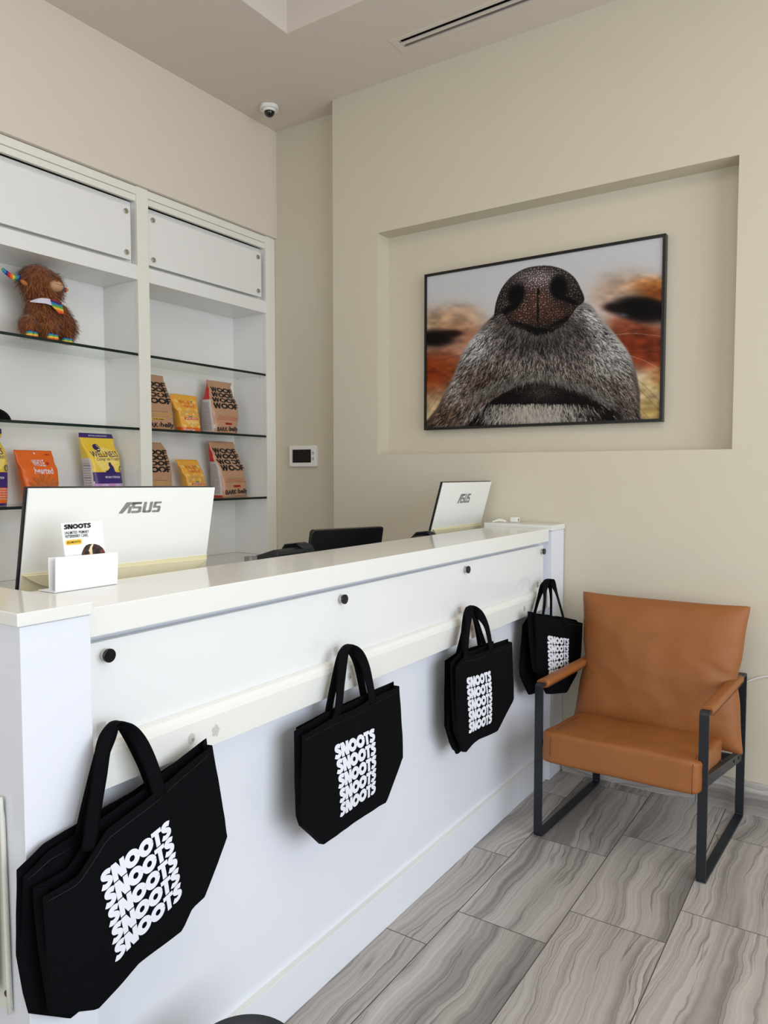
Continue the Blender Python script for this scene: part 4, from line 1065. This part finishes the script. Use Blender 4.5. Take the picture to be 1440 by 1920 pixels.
# nose leather
nose = [(438, 612), (446, 560), (466, 510), (500, 468), (545, 440), (590, 429), (640, 428), (690, 442), (728, 470), (750, 508), (764, 552), (735, 580), (700, 630), (660, 660), (605, 690), (560, 665), (500, 640), (472, 600)]
nm_ = poly_mask(smooth_poly(nose), 2)
nb = np.zeros_like(img); nb[:] = (46, 38, 38)
def sn(cx, cy, rx, ry, col, k=1., ang=0., p=1.):
    c, s_ = math.cos(ang), math.sin(ang); u = ((xx-cx)*c+(yy-cy)*s_)/rx; v = (-(xx-cx)*s_+(yy-cy)*c)/ry
    a = (np.exp(-(u*u+v*v)**p)*k)[..., None]; nb[:] = nb*(1-a)+np.array(col)*a
sn(600, 475, 95, 42, (146, 134, 138), .95); sn(600, 560, 70, 55, (110, 78, 66), .9); sn(540, 610, 50, 26, (96, 64, 52), .8, .2); sn(660, 600, 50, 26, (90, 60, 48), .8, -.2); sn(710, 480, 30, 34, (70, 62, 62), .7); sn(475, 560, 26, 36, (66, 60, 60), .7)
# pebbled texture: cells
r = np.random.default_rng(11); cs = 8.5; gx = int(CW/cs)+3; gy = int(CHT/cs)+3
jx_ = r.random((gy, gx)); jy_ = r.random((gy, gx)); br = r.random((gy, gx))
U = (xx-OX)/cs; V_ = (yy-OY)/cs; d1_ = np.full(U.shape, 9.); d2_ = np.full(U.shape, 9.); bb = np.zeros(U.shape)
for di in (-1, 0, 1):
    for dj in (-1, 0, 1):
        i = np.clip(U.astype(int)+di, 0, gx-1); j = np.clip(V_.astype(int)+dj, 0, gy-1)
        d = np.hypot(i+.5+(jx_[j, i]-.5)*.8-U, j+.5+(jy_[j, i]-.5)*.8-V_)
        nearer = d < d1_; d2_ = np.where(nearer, d1_, np.minimum(d2_, d)); bb = np.where(nearer, br[j, i], bb); d1_ = np.minimum(d1_, d)
cell = np.clip((d2_-d1_)*3.2, 0, 1)
nb *= (.45+.75*cell)[..., None]
spec_ = np.clip(1-np.hypot(d1_*1.0, 0)*3.4, 0, 1)*(bb > .45)*(.3+.7*vnoise(60, 50, 5))
nb += spec_[..., None]*np.array([165, 155, 158])
def dn(cx, cy, rx, ry, ang, k=1.): 
    c, s_ = math.cos(ang), math.sin(ang); u = ((xx-cx)*c+(yy-cy)*s_)/rx; v = (-(xx-cx)*s_+(yy-cy)*c)/ry
    a = (np.exp(-(u*u+v*v)**3)*k)[..., None]; nb[:] = nb*(1-a)+np.array([7, 6, 8])*a
dn(519, 532, 30, 40, .35); dn(672, 505, 33, 46, -.05); dn(500, 580, 44, 12, -.55, .95); dn(705, 550, 44, 10, .35, .95); dn(597, 590, 4, 62, 0, .85); dn(598, 520, 6, 14, 0, .8); dn(600, 668, 60, 18, 0, .8); dn(560, 648, 60, 8, .3, .7); dn(680, 628, 50, 8, -.45, .7)
edge_k = np.clip(poly_mask(smooth_poly(nose), 10)*1.6-.45, .25, 1)
nb *= edge_k[..., None]
img[:] = img*(1-nm_[..., None])+np.clip(nb, 0, 255)*nm_[..., None]
base[:] = (120, 114, 108)
under = lambda r, n: (lambda t: (t, 618+60*(1-np.abs((t-600)/150)**1.4)+r.normal(6, 5, n)))(r.uniform(450, 760, n))
hairs(900, under, lambda r, l, n: l*r.uniform(.2, 1.3, (n, 1)), 10, 26, .8, flow, 2, 12)
# whiskers
def whisk(p, col, k=.8):
    for q in catmull([(*a_, 0) for a_ in p], 60):
        i, j = int(q.x-OX), int(q.y-OY)
        if 0 <= i < CW and 0 <= j < CHT: img[j, i] = img[j, i]*(1-k)+np.array(col)*k; 
        if 0 <= i < CW and 0 <= j+1 < CHT: img[j+1, i] = img[j+1, i]*(1-k*.5)+np.array(col)*k*.5
for p, c_ in (([(860, 680), (940, 672), (1040, 682)], (225, 215, 205)), ([(870, 740), (960, 762), (1040, 800)], (220, 214, 205)), ([(840, 700), (920, 664), (1000, 656)], (30, 20, 18)),
              ([(850, 735), (930, 740), (1040, 738)], (34, 22, 18)), ([(900, 800), (970, 850), (1036, 915)], (60, 48, 34)), ([(910, 830), (970, 880), (1036, 950)], (50, 40, 30)), ([(400, 770), (290, 820), (200, 915)], (70, 44, 30)),
              ([(380, 800), (280, 850), (200, 960)], (60, 44, 34)), ([(360, 740), (280, 760), (200, 780)], (90, 60, 50)), ([(840, 760), (900, 820), (935, 868)], (230, 228, 222)), ([(860, 790), (930, 900), (1000, 980)], (60, 48, 36))):
    whisk(p, c_)
img = np.clip(img, 0, 255); img = 255*(img/255)**1.18*.93
# homography: unit square of the print -> the canvas corners
dst = [(196, 1014), (1036, 979), (1048, 324), (196, 468)]; src_ = [(0, 0), (1, 0), (1, 1), (0, 1)]
Am, bv = [], []
for (u, v), (X_, Y_) in zip(src_, dst):
    Am += [[u, v, 1, 0, 0, 0, -u*X_, -v*X_], [0, 0, 0, u, v, 1, -u*Y_, -v*Y_]]; bv += [X_, Y_]
hh = np.append(np.linalg.solve(np.array(Am, float), np.array(bv, float)), 1).reshape(3, 3)
NU, NV = 620, 416
px0, px1, pz0, pz1 = FX0+fw, FX1-fw, FZ0+fw, FZ1-fw
gu, gv = np.meshgrid(np.linspace(0, 1, NU), np.linspace(0, 1, NV))
co = np.stack([px0+(px1-px0)*gu, np.full_like(gu, FY+.006), pz0+(pz1-pz0)*gv], -1).reshape(-1, 3)-np.array(pf.location)
q = np.stack([gu, gv, np.ones_like(gu)], -1) @ hh.T; qx = q[..., 0]/q[..., 2]-OX; qy = q[..., 1]/q[..., 2]-OY
i0 = np.clip(qx.astype(int), 0, CW-2); j0 = np.clip(qy.astype(int), 0, CHT-2); fx_ = np.clip(qx-i0, 0, 1)[..., None]; fy_ = np.clip(qy-j0, 0, 1)[..., None]
colr = (img[j0, i0]*(1-fx_)+img[j0, i0+1]*fx_)*(1-fy_)+(img[j0+1, i0]*(1-fx_)+img[j0+1, i0+1]*fx_)*fy_
colr = colr/255; colr = np.where(colr <= .04045, colr/12.92, ((colr+.055)/1.055)**2.4)
idx = np.arange(NU*NV).reshape(NV, NU)
quads = np.stack([idx[:-1, :-1], idx[:-1, 1:], idx[1:, 1:], idx[1:, :-1]], -1).reshape(-1, 4)
me = bpy.data.meshes.new('photo_print'); me.vertices.add(NU*NV); me.vertices.foreach_set('co', co.ravel().astype(np.float32))
me.loops.add(quads.size); me.loops.foreach_set('vertex_index', quads.ravel().astype(np.int32))
me.polygons.add(len(quads)); me.polygons.foreach_set('loop_start', (np.arange(len(quads))*4).astype(np.int32))
me.update(calc_edges=True)
ca = me.color_attributes.new('ink', 'FLOAT_COLOR', 'POINT')
ca.data.foreach_set('color', np.concatenate([colr.reshape(-1, 3), np.ones((NU*NV, 1))], 1).ravel().astype(np.float32))
pm_ = mat('photo_print_ink', (1, 1, 1, 1), .5, spec=.12); nt = pm_.node_tree; an_ = nt.nodes.new('ShaderNodeVertexColor'); an_.layer_name = 'ink'
nt.links.new(an_.outputs[0], nt.nodes['Principled BSDF'].inputs['Base Color'])
me.materials.append(pm_); o = bpy.data.objects.new('photo_print', me); COL.objects.link(o); o.parent = pf
box('backing_board', M['frame_black'], FX0+fw, FX1-fw, FY+.008, FY+.034, FZ0+fw, FZ1-fw, pf)

# ---------------------------------------------------------------- tote bags on the rail
WORD = block_word('SNOOTS', 1.13)
class Tote:
    def __init__(s, label, cat, group, X, top, bot, depth, straps, quad=None, strap_w=.026, hem=None):
        """X(y,z) depth of the front cloth; top/bot: lists of (y,z); depth: how far back the rear cloth hangs"""
        cy = (top[0][0]+top[-1][0])/2
        s.root = thing('tote_bag', label, cat, (X(cy, .6), cy, bot[1][1]), group)
        NU_, NV_ = 44, 26
        tp = [Vector((p[0], p[1], 0)) for p in top]; bt = [Vector((p[0], p[1], 0)) for p in bot]
        def byy(P, t):
            y = P[0].x+(P[-1].x-P[0].x)*t
            for i in range(len(P)-1):
                if y <= P[i+1].x or i == len(P)-2:
                    k = (y-P[i].x)/max(1e-6, P[i+1].x-P[i].x); k = min(max(k, 0), 1); return P[i].lerp(P[i+1], k)
        def surf(t, v): a = byy(tp, t); b = byy(bt, t); return a.lerp(b, v)
        s.surf = surf; s.X = X
        def wr(y, z): return .0035*noise.noise(Vector((y*9, z*7, cy*5)))+.0012*noise.noise(Vector((y*30, z*26, cy)))
        s.wr = wr
        bm = bmesh.new(); G_ = []; Hh = []
        for j in range(NV_+1):
            ra, rb = [], []
            for i in range(NU_+1):
                p = surf(i/NU_, j/NV_); x = X(p.x, p.y)+wr(p.x, p.y)
                ra.append(bm.verts.new((x, p.x, p.y)))
                e = min(1, 3.2*min(i/NU_, 1-i/NU_)); dd = depth*(1-.5*(j/NV_)**2)
                rb.append(bm.verts.new((x-dd-.002, p.x+ (.004 if i > NU_/2 else -.004), p.y+(.010 if j < 2 else 0))))
            G_.append(ra); Hh.append(rb)
        for j in range(NV_):
            for i in range(NU_):
                bm.faces.new((G_[j][i], G_[j+1][i], G_[j+1][i+1], G_[j][i+1])); bm.faces.new((Hh[j][i], Hh[j][i+1], Hh[j+1][i+1], Hh[j+1][i]))
            # gussets, folded inwards
            for side, k in ((0, 1), (NU_, -1)):
                a0_, a1_, b0_, b1_ = G_[j][side], G_[j+1][side], Hh[j][side], Hh[j+1][side]
                if j == 0: m0 = bm.verts.new((a0_.co+b0_.co)/2+Vector((0, k*.018, 0)))
                m1 = bm.verts.new((a1_.co+b1_.co)/2+Vector((0, k*.018*(1-(j+1)/NV_), 0)))
                if side == 0:
                    if j == 0: mL = m0
                    bm.faces.new((a0_, mL, m1, a1_)); bm.faces.new((mL, b0_, b1_, m1)); mL = m1
                else:
                    if j == 0: mR = m0
                    bm.faces.new((a0_, a1_, m1, mR)); bm.faces.new((mR, m1, b1_, b0_)); mR = m1
        for i in range(NU_): bm.faces.new((G_[-1][i], G_[-1][i+1], Hh[-1][i+1], Hh[-1][i]))
        bmesh.ops.recalc_face_normals(bm, faces=bm.faces)
        for f in bm.faces: f.smooth = True
        b = obj('bag_body', bm, M['bag'], s.root)
        sl = b.modifiers.new('cloth', 'SOLIDIFY'); sl.thickness = .0012; sl.offset = 0
        es = b.modifiers.new('edges', 'EDGE_SPLIT'); es.split_angle = math.radians(50)
        s.body = b
        for pts, ws in straps: s.strap(pts, ws*1.15)
        if quad: s.printed(quad)
        # stitched hem line just below the mouth
        bm = bmesh.new()
        P = []
        for i in range(31):
            p = surf(.02+.96*i/30, .055); P.append((X(p.x, p.y)+wr(p.x, p.y)+.0012, p.x, p.y))
        tube(bm, P, .0006, 5); obj('hem_stitching', bm, M['bezel'], s.body)
    def strap(s, pts, w):
        P = catmull(pts, 8); n = len(P); bm = bmesh.new(); rows = []
        top = max(range(n), key=lambda i: P[i].z)
        for i, p in enumerate(P):
            t = (P[min(i+1, n-1)]-P[max(i-1, 0)]).normalized()
            k = math.exp(-((i-top)/(n*.20))**2)
            flat = Vector((1, 0, 0)).cross(t)
            if flat.length < .05: flat = Vector((0, 1, 0))
            flat.normalize()
            if flat.y < 0: flat = -flat
            wd = (flat*(1-k)+Vector((.9, .1, 0))*k); wd = (wd-t*wd.dot(t)).normalized()
            ww = w*(1-.25*k)
            nn = wd.cross(t).normalized()*.0016
            rows.append([bm.verts.new(q) for q in (p-wd*ww/2-nn, p-wd*ww/4+nn*.6, p+wd*ww/4+nn*.6, p+wd*ww/2-nn, p+wd*ww/4-nn*2, p-wd*ww/4-nn*2)])
        for i in range(n-1):
            for k in range(6):
                f = bm.faces.new((rows[i][k], rows[i][(k+1) % 6], rows[i+1][(k+1) % 6], rows[i+1][k])); f.smooth = True
        bm.faces.new(rows[0][::-1]); bm.faces.new(rows[-1]); bmesh.ops.recalc_face_normals(bm, faces=bm.faces)
        obj('handle', bm, M['bag'], s.root)
    def printed(s, q):
        """q: tl, tr, br, bl as (y,z)"""
        tl, tr, br_, bl = [Vector((*p, 0)) for p in q]; bm = bmesh.new()
        for k in range(5):
            v0 = (k+.955)/5; v1 = (k+.015)/5
            def fn(a, b, v0=v0, v1=v1):
                v = v0+(v1-v0)*b; a2 = a
                p = (tl.lerp(tr, a2)).lerp(bl.lerp(br_, a2), v)
                return Vector((s.X(p.x, p.y)+s.wr(p.x, p.y)+.0017, p.x, p.y))
            lay(bm, WORD, fn, .02)
        obj('printed_lettering', bm, M['ink_white'], s.body)
GB = 'black tote bags hung on the counter rail'
def hook(label, y, z, x=-1.236):
    h = thing('adhesive_hook', label, 'hook', (x, y, z), 'clear hooks holding the tote bags')
    box('hook_plate', M['film'], x, x+.003, y-.010, y+.010, z-.022, z+.006, h, .001)
    bm = bmesh.new(); tube(bm, catmull([(x+.003, y, z-.012), (x+.020, y, z-.014), (x+.040, y, z-.008), (x+.046, y, z+.004)], 5), .0028, 8); obj('hook_arm', bm, M['film'], h)

# first bag (nearest), pulled up to the right; a second one behind it
c_ = lambda *v: v
def bulge(x0, yc, w, amp):
    return lambda y, z: x0+amp*math.exp(-((y-yc)/w)**2)*math.exp(-((z-.60)/.16)**2)
Tote('black tote nearest the camera, front one of its pair, right corner pulled up high', 'tote bag', GB, bulge(-1.150, .90, .20, .012),
     [(.687, .706), (.752, .712), (.783, .741), (.813, .769), (.928, .799), (1.0, .822), (1.076, .843)],
     [(.694, .56), (.702, .490), (.786, .447), (.874, .484), (.981, .492), (1.008, .525), (1.045, .530), (1.110, .632)],
     .020, [([(-1.149, .778, .745), (-1.158, .797, .81), (-1.166, .815, .864), (-1.176, .830, .907), (-1.184, .848, .936), (-1.186, .865, .948), (-1.180, .886, .936), (-1.170, .908, .894), (-1.160, .925, .842), (-1.148, .935, .785)], .028)],
     [(.792, .696), (.950, .735), (.978, .566), (.821, .516)])
Tote('black tote nearest the camera, rear one of its pair, only its left side showing', 'tote bag', GB, bulge(-1.185, .88, .20, .004),
     [(.675, .735), (.722, .760), (.783, .768), (.90, .785), (1.04, .812)],
     [(.668, .60), (.682, .490), (.757, .432), (.90, .46), (1.0, .50), (1.06, .62)],
     .010, [([(-1.188, .790, .755), (-1.190, .808, .81), (-1.190, .836, .89), (-1.188, .856, .932), (-1.190, .870, .940), (-1.190, .893, .925), (-1.190, .925, .86), (-1.190, .950, .795)], .028)])
hook('clear hook under the handle of the nearest tote', .868, .930)
# second
Tote('black tote second from the camera, front one of its pair', 'tote bag', GB, bulge(-1.152, 1.6, .2, .012),
     [(1.369, .774), (1.484, .786), (1.58, .783), (1.673, .790), (1.814, .790)],
     [(1.362, .575), (1.372, .548), (1.448, .469), (1.60, .474), (1.701, .472), (1.74, .468), (1.820, .560), (1.833, .570)],
     .020, [([(-1.150, 1.503, .765), (-1.158, 1.530, .806), (-1.168, 1.553, .872), (-1.180, 1.578, .932), (-1.184, 1.612, .950), (-1.178, 1.641, .922), (-1.168, 1.668, .866), (-1.150, 1.674, .775)], .030)],
     [(1.488, .714), (1.670, .708), (1.676, .521), (1.512, .513)])
Tote('black tote second from the camera, rear one of its pair, edge showing at the left', 'tote bag', GB, bulge(-1.188, 1.6, .2, .0),
     [(1.405, .768), (1.52, .775), (1.65, .775), (1.80, .775)],
     [(1.400, .60), (1.412, .525), (1.47, .470), (1.72, .476), (1.80, .56)],
     .008, [([(-1.189, 1.520, .77), (-1.190, 1.55, .85), (-1.190, 1.59, .93), (-1.190, 1.615, .942), (-1.190, 1.65, .90), (-1.190, 1.688, .78)], .028)])
hook('clear hook under the handle of the second tote', 1.618, .930)
# third, three bags nested
Tote('black tote third from the camera, front one of three', 'tote bag', GB, bulge(-1.140, 2.4, .2, .012),
     [(2.143, .778), (2.212, .800), (2.30, .786), (2.420, .782), (2.604, .770)],
     [(2.150, .56), (2.174, .521), (2.217, .461), (2.27, .476), (2.322, .480), (2.40, .472), (2.465, .466), (2.603, .540), (2.613, .548)],
     .016, [([(-1.139, 2.216, .78), (-1.155, 2.262, .866), (-1.172, 2.303, .924), (-1.180, 2.343, .947), (-1.172, 2.392, .905), (-1.156, 2.412, .858), (-1.139, 2.418, .77)], .030)],
     [(2.213, .723), (2.395, .708), (2.400, .515), (2.236, .522)])
for k, (dy, xx_) in enumerate(((-.0, -1.166), (.025, -1.190))):
    Tote(('black tote third from the camera, middle one of three' , 'black tote third from the camera, rearmost of three against the rail')[k], 'tote bag', GB, bulge(xx_, 2.4, .2, 0),
         [(2.155+dy, .772), (2.25+dy, .785), (2.40, .775), (2.56, .765)],
         [(2.150+dy, .56), (2.185+dy, .49), (2.215+dy, .452), (2.43, .47), (2.55, .55)],
         .006, [([(xx_-.001, 2.25, .775), (-1.186, 2.29, .86), (-1.190, 2.33, .932), (-1.190, 2.345, .938), (-1.190, 2.38, .90), (xx_-.001, 2.43, .77)], .026)])
hook('clear hook under the handle of the third tote', 2.350, .930)
# farthest, tilted down to the right
Tote('black tote farthest away beside the leather chair, front one of its pair', 'tote bag', GB, lambda y, z: -1.135+.05*min(1, max(0, (y-2.82)/.42))+.006*math.exp(-((y-3.0)/.15)**2),
     [(2.816, .844), (2.935, .813), (3.10, .778), (3.265, .737)],
     [(2.842, .60), (2.861, .590), (2.94, .487), (3.10, .456), (3.205, .516), (3.238, .56)],
     .030, [([(-1.134, 2.900, .805), (-1.150, 2.965, .868), (-1.172, 3.022, .922), (-1.182, 3.070, .950), (-1.180, 3.112, .945), (-1.162, 3.110, .906), (-1.134, 3.090, .850), (-1.098, 3.065, .765)], .030)],
     [(2.913, .742), (3.115, .692), (3.112, .545), (2.927, .553)])
Tote('black tote farthest away beside the leather chair, rear one of its pair', 'tote bag', GB, bulge(-1.188, 3.0, .2, .0),
     [(2.840, .778), (2.900, .806), (3.0, .80), (3.15, .77)],
     [(2.808, .62), (2.812, .585), (2.902, .482), (3.05, .46), (3.14, .55)],
     .008, [([(-1.189, 2.93, .79), (-1.190, 3.0, .88), (-1.190, 3.06, .938), (-1.190, 3.11, .935), (-1.188, 3.13, .88), (-1.186, 3.13, .77)], .026)])
hook('clear hook under the handle of the farthest tote', 3.095, .930)

# ---------------------------------------------------------------- leather armchair
ac = thing('armchair', 'tan leather armchair with black metal sled frame standing on the tiles by the wall', 'chair', (-.743, 2.98, 0))
SKX = lambda y: (y-2.67)*.055-0.016   # slight turn of the frame
def side_frame(x0):
    t, w = .011, .032
    y0, y1, z1 = 2.670, 3.300, .604
    def ring(inset):
        pts = []; r_ = .014-inset*.6 if inset else .014
        for cy_, cz_, a0 in ((y0+.014, .014, PI), (y1-.014, .014, PI*1.5), (y1-.014, z1-.014, 0), (y0+.014, z1-.014, PI/2)):
            rr_ = .014-inset*.9
            for i in range(5):
                a = a0+PI/2*i/4; pts.append((cy_+rr_*math.cos(a)+0, cz_+rr_*math.sin(a)))
        return pts
    out, inn = ring(0), ring(t)
    bm = bmesh.new(); V4 = []
    for (oy, oz), (iy, iz) in zip(out, inn):
        V4.append([bm.verts.new((x+SKX(oy), oy if k else iy, oz if k else iz)) for x, k in ((x0, 1), (x0+w, 1), (x0+w, 0), (x0, 0))])
    n = len(V4)
    for i in range(n):
        for k in range(4): bm.faces.new((V4[i][k], V4[i][(k+1) % 4], V4[(i+1) % n][(k+1) % 4], V4[(i+1) % n][k]))
    bmesh.ops.recalc_face_normals(bm, faces=bm.faces)
    f = obj('side_frame', bm, M['black_metal'], ac, .0012)
    # seat rail between the legs
    bm = bmesh.new(); xr = x0+(.004 if x0 < -.7 else .004)
    a = [(xr+SKX(2.68), 2.681, .375), (xr+SKX(2.68), 2.681, .335), (xr+SKX(3.29), 3.289, .240), (xr+SKX(3.29), 3.289, .280)]
    prism(bm, a, (.020, 0, 0)); rl = obj('seat_rail', bm, M['black_metal'], f, .001)
    if x0 > -.7:
        for yy_, zz_ in ((3.13, .286), (3.22, .272)):
            bm = bmesh.new(); cyl(bm, (xr+.020+SKX(yy_), yy_, zz_), (1, 0, 0), .006, .003, 12); obj('bolt', bm, M['bezel'], f)
    # padded arm wrap
    bm = bmesh.new(); N_ = 14; rows = []
    ys_ = [2.700+(3.205-2.700)*i/16 for i in range(17)]
    for yk in ys_:
        row = []
        for j in range(N_):
            a = 2*PI*j/N_; ca_, sa_ = math.cos(a), math.sin(a)
            hx, hz = .0225, .0145
            row.append(bm.verts.new((x0+w/2+SKX(yk)+hx*math.copysign(abs(ca_)**.6, ca_)+.0012*noise.noise(Vector((yk*20, j, x0))), yk, z1-.0055+hz*math.copysign(abs(sa_)**.6, sa_)+.0012*noise.noise(Vector((yk*14, j*2, 3))))))
        rows.append(row)
    for i in range(16):
        for j in range(N_): g = bm.faces.new((rows[i][j], rows[i][(j+1) % N_], rows[i+1][(j+1) % N_], rows[i+1][j])); g.smooth = True
    bm.faces.new(rows[0]); bm.faces.new(rows[-1][::-1]); bmesh.ops.recalc_face_normals(bm, faces=bm.faces)
    ar = obj('armrest', bm, M['leather'], ac); ar['label'] = 'tan leather arm wrap'
    bm = bmesh.new(); sx_ = x0+w/2+.0226
    tube(bm, [(sx_+SKX(y_), y_, z1-.016) for y_ in ys_], .0012, 6); obj('stitching', bm, M['leather_dark'], ar)
side_frame(-1.056); side_frame(-.4605)
for y_, z_ in ((2.700, .318), (3.20, .255)):
    bm = bmesh.new(); bx(bm, -1.05+SKX(y_)+.004, -.4565+SKX(y_), y_, y_+.02, z_, z_+.028); obj('cross_bar', bm, M['black_metal'], ac, .001)
def soft_block(name, cx, cy, cz, W, D, H, rot, pinch, seed, p=5.0, rnd=.9, parent=None):
    """cushion as a subdivided superellipsoid-like block. W along x, D along y, H along z"""
    bm = bmesh.new(); n = 34
    ret = bmesh.ops.create_cube(bm, size=2)
    bmesh.ops.subdivide_edges(bm, edges=bm.edges[:], cuts=n, use_grid_fill=True)
    for v in bm.verts:
        q = v.co.copy(); a, b, c = q
        nrm = (abs(a)**p+abs(b)**p+abs(c)**p)**(1/p); q = q/nrm*1.0
        q = Vector((a, b, c)).lerp(q, rnd)
        v.co = pinch(q, seed)
    R_ = Matrix.Rotation(rot, 4, 'X')
    for v in bm.verts:
        w_ = Vector((v.co.x*W/2, v.co.y*D/2, v.co.z*H/2)); w_ = R_ @ w_; v.co = w_+Vector((cx, cy, cz))
    for f in bm.faces: f.smooth = True
    return obj(name, bm, M['leather'], parent or ac)
def seat_shape(q, seed):
    a, b, c = q
    crown = .16*(1-a*a)*(1-b*b) if c > 0 else -.03*(1-a*a)*(1-b*b)
    wr = .10*noise.noise(Vector((a*1.6, b*1.6, seed)))+.06*noise.noise(Vector((a*4, b*3, seed+2)))
    # soft creases running in from the front right corner
    s_ = a*.8+b*.6; cr = -.07*math.exp(-((b+.45-(1-a)*.25)/.06)**2)*max(0, a-.1)
    return Vector((a*(1+.015*noise.noise(Vector((b*2, c, seed)))), b, c+(crown+(wr if c > 0 else 0)+(cr if c > 0 else 0))*abs(c)**2))
se = soft_block('seat_cushion', -.7475, 2.862, .357, .574, .480, .118, math.radians(-5.5), seat_shape, 3., 12., .8)
bm = bmesh.new()
for xs_ in (-.486, -.990):
    tube(bm, catmull([(xs_, 2.6270, .322), (xs_, 2.6225, .36), (xs_, 2.6240, .405), (xs_, 2.640, .4295), (xs_, 2.68, .4330), (xs_, 2.80, .4275), (xs_, 2.95, .411)], 6), .0009, 6)
obj('stitching', bm, M['leather_dark'], se)
def back_shape(q, seed):
    a, b, c = q                     # a across, b thickness, c height
    prof = (max(0, 1-abs(a)**3.2)**.42)*(max(0, 1-abs(c)**3.4)**.42)
    edge = .07
    bb_ = b*(edge+(1-edge)*prof)
    ears = 1+.035*(abs(c)**4) - .035*(1-c*c)*1.0
    a2 = a*ears; c2 = c*(1+.03*abs(a)**5)
    # squeezed where the arms hold it, flaring below on the right
    sq = math.exp(-((c+.02)/.22)**2); a2 -= math.copysign(.045*sq*abs(a)**6, a)
    wr = .10*noise.noise(Vector((a*1.5, c*1.5, seed)))+.05*noise.noise(Vector((a*4, c*4, seed)))
    f1 = math.exp(-(((a-.80)*.5+(c-.05)*1.0-.0)/.055)**2)*max(0, (a-.35))*.9
    f2 = math.exp(-(((a-.75)*.35-(c-.35))/.05)**2)*max(0, (a-.45))*.6
    f3 = math.exp(-(((a+.85)*.8+(c-.0))/.06)**2)*max(0, (-a-.6))*.9
    if b < 0: bb_ -= prof*wr*1.3; bb_ += (f1+f2+f3)*.30*prof; bb_ += .10*prof*max(0, noise.noise(Vector((a*5-c*3, a*2+c*7, 3.)))-.12)*max(0, abs(a)-.3)*2
    # gathered puckers close to the edge
    bb_ *= 1+.10*math.sin(c*42+a*3)*max(0, abs(a)-.82)*4
    return Vector((a2, bb_, c2))
soft_block('back_cushion', -.728, 3.150, .612, .655, .175, .560, math.radians(-11.5), back_shape, 7., 20., .35)

# ---------------------------------------------------------------- black round bin at the bottom edge
tb = thing('waste_bin', 'glossy black round bin standing by the counter at the bottom edge', 'bin', (-1.02, .965, 0))
M['gloss_black'] = mat('gloss_black_plastic', rgb(7, 7, 9), .3, spec=.3, var=.05)
e = at(452, 1900, 2, .30)
R0 = .112; F2 = Vector((-math.sin(YAW), math.cos(YAW), 0)); dirc = Vector((e.x, e.y, 0)).normalized()
cc_ = Vector((e.x, e.y, 0))-dirc*R0
tb.location = (cc_.x, cc_.y, 0)
bm = bmesh.new()
tube(bm, [(cc_.x, cc_.y, 0), (cc_.x, cc_.y, .27), (cc_.x, cc_.y, .288)], [.092, .105, R0-.003], 48); obj('bin_body', bm, M['gloss_black'], tb)
bm = bmesh.new(); tube(bm, [(cc_.x, cc_.y, .288), (cc_.x, cc_.y, .296), (cc_.x, cc_.y, .300), (cc_.x, cc_.y, .2985), (cc_.x, cc_.y, .292), (cc_.x, cc_.y, .300)], [R0-.001, R0, R0-.004, R0-.012, R0-.03, .004], 56)
obj('lid', bm, M['gloss_black'], tb)
